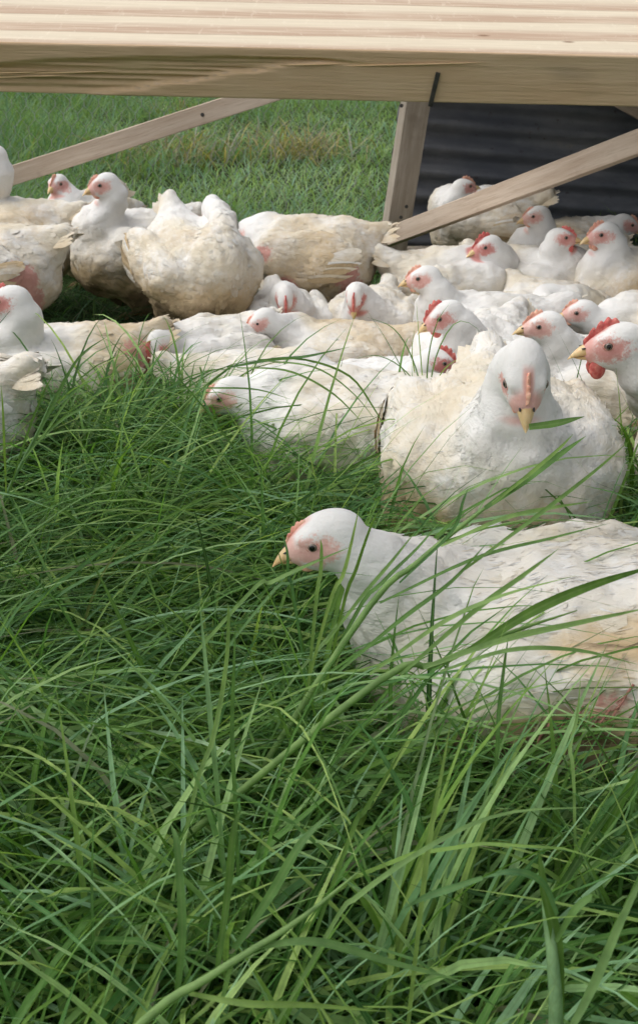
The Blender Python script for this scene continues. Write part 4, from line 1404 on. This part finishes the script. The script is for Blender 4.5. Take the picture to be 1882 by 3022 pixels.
PLANTS = [
 ('slender grass blades rising across the face and neck of the nearest chicken', [
  ('leaf', 0.0062, [(-0.064, 0.7, 0.212), (-0.037, 0.7, 0.233), (-0.003, 0.7, 0.251), (0.026, 0.7, 0.265)]),
  ('leaf', 0.0055, [(-0.003, 0.7, 0.208), (0.001, 0.7, 0.239), (0.002, 0.7, 0.262), (0.001, 0.7, 0.271)]),
  ('leaf', 0.0052, [(0.005, 0.69, 0.208), (0.018, 0.69, 0.244), (0.025, 0.69, 0.276), (0.03, 0.69, 0.304)]),
  ('leaf', 0.005, [(0.016, 0.69, 0.205), (0.028, 0.69, 0.25), (0.038, 0.69, 0.285), (0.045, 0.69, 0.301)]),
  ('leaf', 0.0045, [(-0.049, 0.71, 0.203), (-0.022, 0.71, 0.227), (0.01, 0.71, 0.236), (0.045, 0.71, 0.233)]),
  ('leaf', 0.0058, [(0.023, 0.68, 0.205), (0.048, 0.68, 0.244), (0.073, 0.68, 0.273), (0.092, 0.68, 0.3)]),
  ('leaf', 0.0045, [(-0.019, 0.71, 0.206), (-0.024, 0.71, 0.233), (-0.025, 0.71, 0.257), (-0.033, 0.72, 0.279)]),
 ]),
 ('tall grass stalk arching over the lying mid flock chicken', [
  ('stem', 0.0045, [(-0.255, 1.16, 0.121), (-0.195, 1.18, 0.18), (-0.145, 1.2, 0.225), (-0.105, 1.22, 0.252)]),
  ('leaf', 0.0085, [(-0.113, 1.22, 0.247), (-0.059, 1.23, 0.254), (-0.017, 1.23, 0.258), (0.04, 1.24, 0.268)]),
  ('leaf', 0.0055, [(-0.075, 1.22, 0.257), (-0.017, 1.23, 0.254), (0.038, 1.24, 0.23), (0.069, 1.25, 0.186), (0.092, 1.25, 0.145)]),
  ('leaf', 0.0055, [(-0.067, 1.22, 0.256), (-0.005, 1.22, 0.247), (0.042, 1.22, 0.214), (0.081, 1.22, 0.165)]),
  ('leaf', 0.005, [(-0.101, 1.22, 0.247), (-0.038, 1.21, 0.246), (0.016, 1.2, 0.221), (0.059, 1.2, 0.177)]),
  ('leaf', 0.004, [(-0.173, 1.19, 0.229), (-0.123, 1.18, 0.234), (-0.074, 1.18, 0.232), (-0.033, 1.17, 0.223)]),
 ]),
 ('spiky grass tuft sprouting among the resting chickens', [
  ('leaf', 0.0035, [(0.147, 1.42, 0.132), (0.116, 1.42, 0.189), (0.091, 1.42, 0.233), (0.063, 1.42, 0.274)]),
  ('leaf', 0.0035, [(0.152, 1.42, 0.132), (0.133, 1.42, 0.199), (0.105, 1.42, 0.243), (0.066, 1.42, 0.26)]),
  ('leaf', 0.0035, [(0.152, 1.42, 0.132), (0.145, 1.42, 0.199), (0.139, 1.42, 0.248), (0.135, 1.42, 0.286)]),
  ('leaf', 0.0035, [(0.154, 1.41, 0.136), (0.155, 1.41, 0.207), (0.165, 1.41, 0.255), (0.182, 1.41, 0.284)]),
  ('leaf', 0.0035, [(0.155, 1.4, 0.139), (0.166, 1.4, 0.214), (0.192, 1.4, 0.258), (0.226, 1.4, 0.241), (0.239, 1.4, 0.195)]),
  ('leaf', 0.0035, [(0.149, 1.41, 0.136), (0.124, 1.4, 0.185), (0.085, 1.4, 0.209), (0.047, 1.4, 0.205)]),
  ('leaf', 0.003, [(0.159, 1.41, 0.136), (0.177, 1.4, 0.19), (0.209, 1.4, 0.205), (0.245, 1.4, 0.18)]),
  ('leaf', 0.0035, [(0.146, 1.43, 0.129), (0.14, 1.43, 0.165), (0.133, 1.43, 0.206), (0.136, 1.43, 0.245)]),
 ]),
 ('grass stalk with spreading blades at the left edge', [
  ('stem', 0.0055, [(-0.363, 1.03, 0.119), (-0.337, 1.04, 0.173), (-0.307, 1.05, 0.225), (-0.287, 1.06, 0.264)]),
  ('leaf', 0.006, [(-0.328, 1.04, 0.185), (-0.289, 1.05, 0.252), (-0.257, 1.06, 0.305), (-0.222, 1.06, 0.331)]),
  ('leaf', 0.0045, [(-0.339, 1.03, 0.165), (-0.313, 1.03, 0.228), (-0.292, 1.04, 0.274), (-0.276, 1.04, 0.3)]),
  ('leaf', 0.0045, [(-0.323, 1.04, 0.197), (-0.29, 1.03, 0.236), (-0.261, 1.03, 0.274), (-0.241, 1.03, 0.289)]),
  ('leaf', 0.0045, [(-0.343, 1.03, 0.161), (-0.335, 1.02, 0.217), (-0.331, 1.02, 0.262), (-0.329, 1.02, 0.292)]),
  ('leaf', 0.005, [(-0.317, 1.05, 0.205), (-0.269, 1.04, 0.248), (-0.222, 1.03, 0.266), (-0.178, 1.02, 0.262)]),
 ]),
 ('thick green grass stem leaning right across the nearest chicken', [
  ('stem', 0.0065, [(0.03, 0.66, 0.223), (0.072, 0.67, 0.266), (0.114, 0.68, 0.3), (0.153, 0.69, 0.326)]),
  ('leaf', 0.0095, [(0.121, 0.68, 0.306), (0.146, 0.69, 0.32), (0.174, 0.7, 0.338), (0.197, 0.71, 0.351)]),
  ('leaf', 0.0048, [(0.126, 0.68, 0.309), (0.151, 0.68, 0.333), (0.169, 0.68, 0.351), (0.182, 0.69, 0.36)]),
  ('leaf', 0.0055, [(0.089, 0.67, 0.28), (0.132, 0.67, 0.302), (0.168, 0.68, 0.306), (0.202, 0.69, 0.307)]),
  ('leaf', 0.005, [(0.106, 0.66, 0.266), (0.15, 0.66, 0.305), (0.192, 0.67, 0.337), (0.217, 0.67, 0.363)]),
  ('leaf', 0.004, [(0.059, 0.66, 0.255), (0.093, 0.65, 0.301), (0.1, 0.65, 0.325), (0.103, 0.65, 0.335)]),
  ('leaf', 0.005, [(0.045, 0.66, 0.238), (0.113, 0.66, 0.275), (0.168, 0.67, 0.286), (0.214, 0.68, 0.294)]),
 ]),
 ('broad dark grass blades sweeping to the right edge over the nearest chicken', [
  ('stem', 0.007, [(0.027, 0.58, 0.212), (0.078, 0.59, 0.23), (0.129, 0.6, 0.249), (0.177, 0.61, 0.261)]),
  ('leaf', 0.012, [(0.101, 0.59, 0.241), (0.142, 0.6, 0.265), (0.181, 0.6, 0.286), (0.232, 0.61, 0.298)]),
  ('leaf', 0.0075, [(0.07, 0.58, 0.234), (0.121, 0.58, 0.256), (0.172, 0.59, 0.263), (0.226, 0.6, 0.27)]),
  ('leaf', 0.006, [(0.055, 0.58, 0.229), (0.102, 0.58, 0.279), (0.13, 0.58, 0.304), (0.152, 0.58, 0.324)]),
  ('leaf', 0.0055, [(0.034, 0.58, 0.229), (0.079, 0.57, 0.275), (0.116, 0.57, 0.295), (0.162, 0.57, 0.31)]),
  ('leaf', 0.005, [(0.013, 0.57, 0.238), (0.052, 0.57, 0.277), (0.083, 0.57, 0.305), (0.105, 0.57, 0.334)]),
  ('leaf', 0.0045, [(0.004, 0.6, 0.24), (0.029, 0.6, 0.278), (0.047, 0.6, 0.303), (0.064, 0.6, 0.328)]),
  ('leaf', 0.005, [(0.08, 0.57, 0.238), (0.122, 0.56, 0.261), (0.165, 0.56, 0.261), (0.206, 0.56, 0.25)]),
 ]),
 ('two upright pale blades standing out of the matted grass', [
  ('leaf', 0.006, [(-0.065, 0.52, 0.182), (-0.068, 0.53, 0.222), (-0.072, 0.55, 0.264), (-0.075, 0.56, 0.299)]),
  ('leaf', 0.0055, [(-0.08, 0.5, 0.182), (-0.066, 0.52, 0.222), (-0.058, 0.54, 0.263), (-0.056, 0.55, 0.297), (-0.058, 0.55, 0.3)]),
  ('leaf', 0.005, [(-0.053, 0.51, 0.19), (-0.054, 0.52, 0.229), (-0.052, 0.53, 0.27), (-0.051, 0.54, 0.295)]),
 ]),
 ('pale yellow green stem lying diagonally at the bottom of the picture', [
  ('stem', 0.0065, [(-0.097, 0.36, 0.158), (-0.055, 0.37, 0.189), (-0.011, 0.385, 0.211), (0.021, 0.4, 0.23)]),
  ('leaf', 0.0085, [(-0.043, 0.38, 0.197), (-0.024, 0.385, 0.229), (-0.009, 0.39, 0.257), (0.007, 0.4, 0.27)]),
  ('leaf', 0.0075, [(-0.035, 0.38, 0.198), (-0.002, 0.38, 0.202), (0.035, 0.38, 0.188), (0.077, 0.38, 0.173)]),
  ('leaf', 0.0075, [(-0.073, 0.37, 0.17), (-0.069, 0.38, 0.209), (-0.072, 0.4, 0.246), (-0.076, 0.41, 0.252)]),
  ('leaf', 0.007, [(-0.052, 0.375, 0.186), (-0.046, 0.39, 0.228), (-0.043, 0.4, 0.257), (-0.039, 0.41, 0.263)]),
  ('leaf', 0.006, [(-0.066, 0.37, 0.177), (-0.037, 0.36, 0.182), (-0.007, 0.36, 0.181), (0.035, 0.36, 0.176)]),
 ]),
 ('broad pale grass shoot standing upright at the lower right', [
  ('stem', 0.011, [(0.124, 0.37, 0.14), (0.122, 0.385, 0.179), (0.119, 0.4, 0.204), (0.117, 0.41, 0.227)]),
  ('leaf', 0.013, [(0.126, 0.372, 0.142), (0.124, 0.39, 0.186), (0.116, 0.4, 0.218), (0.114, 0.41, 0.236)]),
  ('leaf', 0.0065, [(0.123, 0.39, 0.191), (0.13, 0.39, 0.212), (0.138, 0.39, 0.222), (0.139, 0.38, 0.232)]),
  ('leaf', 0.0065, [(0.122, 0.39, 0.21), (0.113, 0.39, 0.231), (0.096, 0.38, 0.249), (0.08, 0.38, 0.245)]),
  ('leaf', 0.0085, [(0.124, 0.36, 0.153), (0.138, 0.37, 0.18), (0.151, 0.38, 0.216), (0.165, 0.39, 0.246)]),
  ('leaf', 0.006, [(0.08, 0.38, 0.245), (0.065, 0.38, 0.238), (0.052, 0.38, 0.232), (0.041, 0.37, 0.235)]),
 ]),
 ('long upright grass blades in front of the nearest chicken', [
  ('leaf', 0.006, [(0.057, 0.43, 0.168), (0.063, 0.45, 0.212), (0.07, 0.47, 0.236), (0.077, 0.49, 0.262)]),
  ('leaf', 0.0055, [(0.016, 0.47, 0.18), (0.026, 0.48, 0.197), (0.04, 0.49, 0.217), (0.053, 0.5, 0.237)]),
  ('leaf', 0.005, [(0.12, 0.56, 0.171), (0.121, 0.57, 0.206), (0.124, 0.58, 0.237), (0.125, 0.58, 0.258)]),
  ('leaf', 0.0045, [(0.169, 0.54, 0.165), (0.166, 0.55, 0.19), (0.171, 0.56, 0.208), (0.173, 0.57, 0.236)]),
  ('leaf', 0.005, [(0.002, 0.41, 0.169), (0.022, 0.42, 0.193), (0.066, 0.43, 0.223), (0.104, 0.44, 0.233), (0.152, 0.44, 0.237)]),
 ]),
]


def build_plants():
    rs = random.Random(5)
    for label, pieces in PLANTS:
        has_stem = any(k == 'stem' for k, _, _ in pieces)
        p0 = np.array(pieces[0][2][0])
        root = tag(empty('grass_stalk', (p0[0], p0[1], 0)), label, 'grass stalk', 'grass stalks standing out of the lawn')
        off = np.array([p0[0], p0[1], 0])
        for kind, w, pts in pieces:
            pts = [np.array(q) for q in pts]
            if kind == 'stem' or not has_stem:
                a, b = pts[0], pts[1]
                d = (a - b) / np.linalg.norm(a - b)
                d = np.array([d[0] * 0.6, d[1] * 0.6 + 0.02, min(d[2], -0.5)])
                k = a[2] / -d[2]
                pts = [a + d * k * 1.02] + pts
            pts = [q - off for q in pts]
            if kind == 'stem':
                V, Fc, ts, path = ribbon(pts, w, 18)
                v, f = tube(path, [w * 0.34 * (1 - (i / 18) ** 2.2) + 0.0004 for i in range(19)], 7)
                o = mesh_obj('stem', v, f, PALE, root)
                paint(o, [0.05 + 0.9 * (i // 7) / 18 for i in range(len(v))], 0.75 + 0.2 * rs.random())
            else:
                V, Fc, ts, path = ribbon(pts, w * 0.58, 16, 0.3, 0.6 if has_stem else 0.5, rs.uniform(-0.7, 0.7))
                o = mesh_obj('leaf', V, Fc, PALE, root)
                paint(o, ts, rs.uniform(0.25, 0.9))

build_plants()
V, Fc, ts, path = ribbon([(0, 0, 0), (0.025, -0.006, 0.006), (0.052, -0.012, 0.016)], 0.0085, 10, 0.2, 0.9)
bl_ = mesh_obj('grass_leaf', V, Fc, PALE)
bl_.location = (0.214, 0.985, 0.256)
paint(bl_, ts, 0.3)
tag(bl_, 'short green leaf held in the beak of the face on chicken', 'leaf')


def dry_clumps():
    for (cx, cy, rx, ry, n, lab) in ((-0.80, 5.7, 0.22, 0.25, 230, 'straw coloured dry grass patch in the meadow, left of the other'),
                                     (-0.12, 5.9, 0.17, 0.20, 200, 'straw coloured dry grass patch in the meadow, nearer the post'),
                                     (-1.22, 9.2, 0.10, 0.15, 40, 'small dry grass wisp in the meadow above the long brace')):
        x = cx + RNG.normal(0, rx, n); y = cy + RNG.normal(0, ry, n)
        o = blades('dry_grass_clump', x, y, RNG.uniform(0.20, 0.40, n), RNG.uniform(0.006, 0.011, n), RNG.uniform(0, 6.28, n), RNG.uniform(0.1, 0.8, n),
                   RNG.uniform(1.2, 2.4, n), RNG.uniform(0.7, 1.5, n), DRY, 6)
        r_ = tag(empty('dry_grass_clump', (cx, cy, 0)), lab, 'dry grass', 'dry grass patches in the meadow')
        o.name = 'blades'; o.parent = r_; o.location = (-cx, -cy, 0); o['kind'] = 'stuff'

dry_clumps()
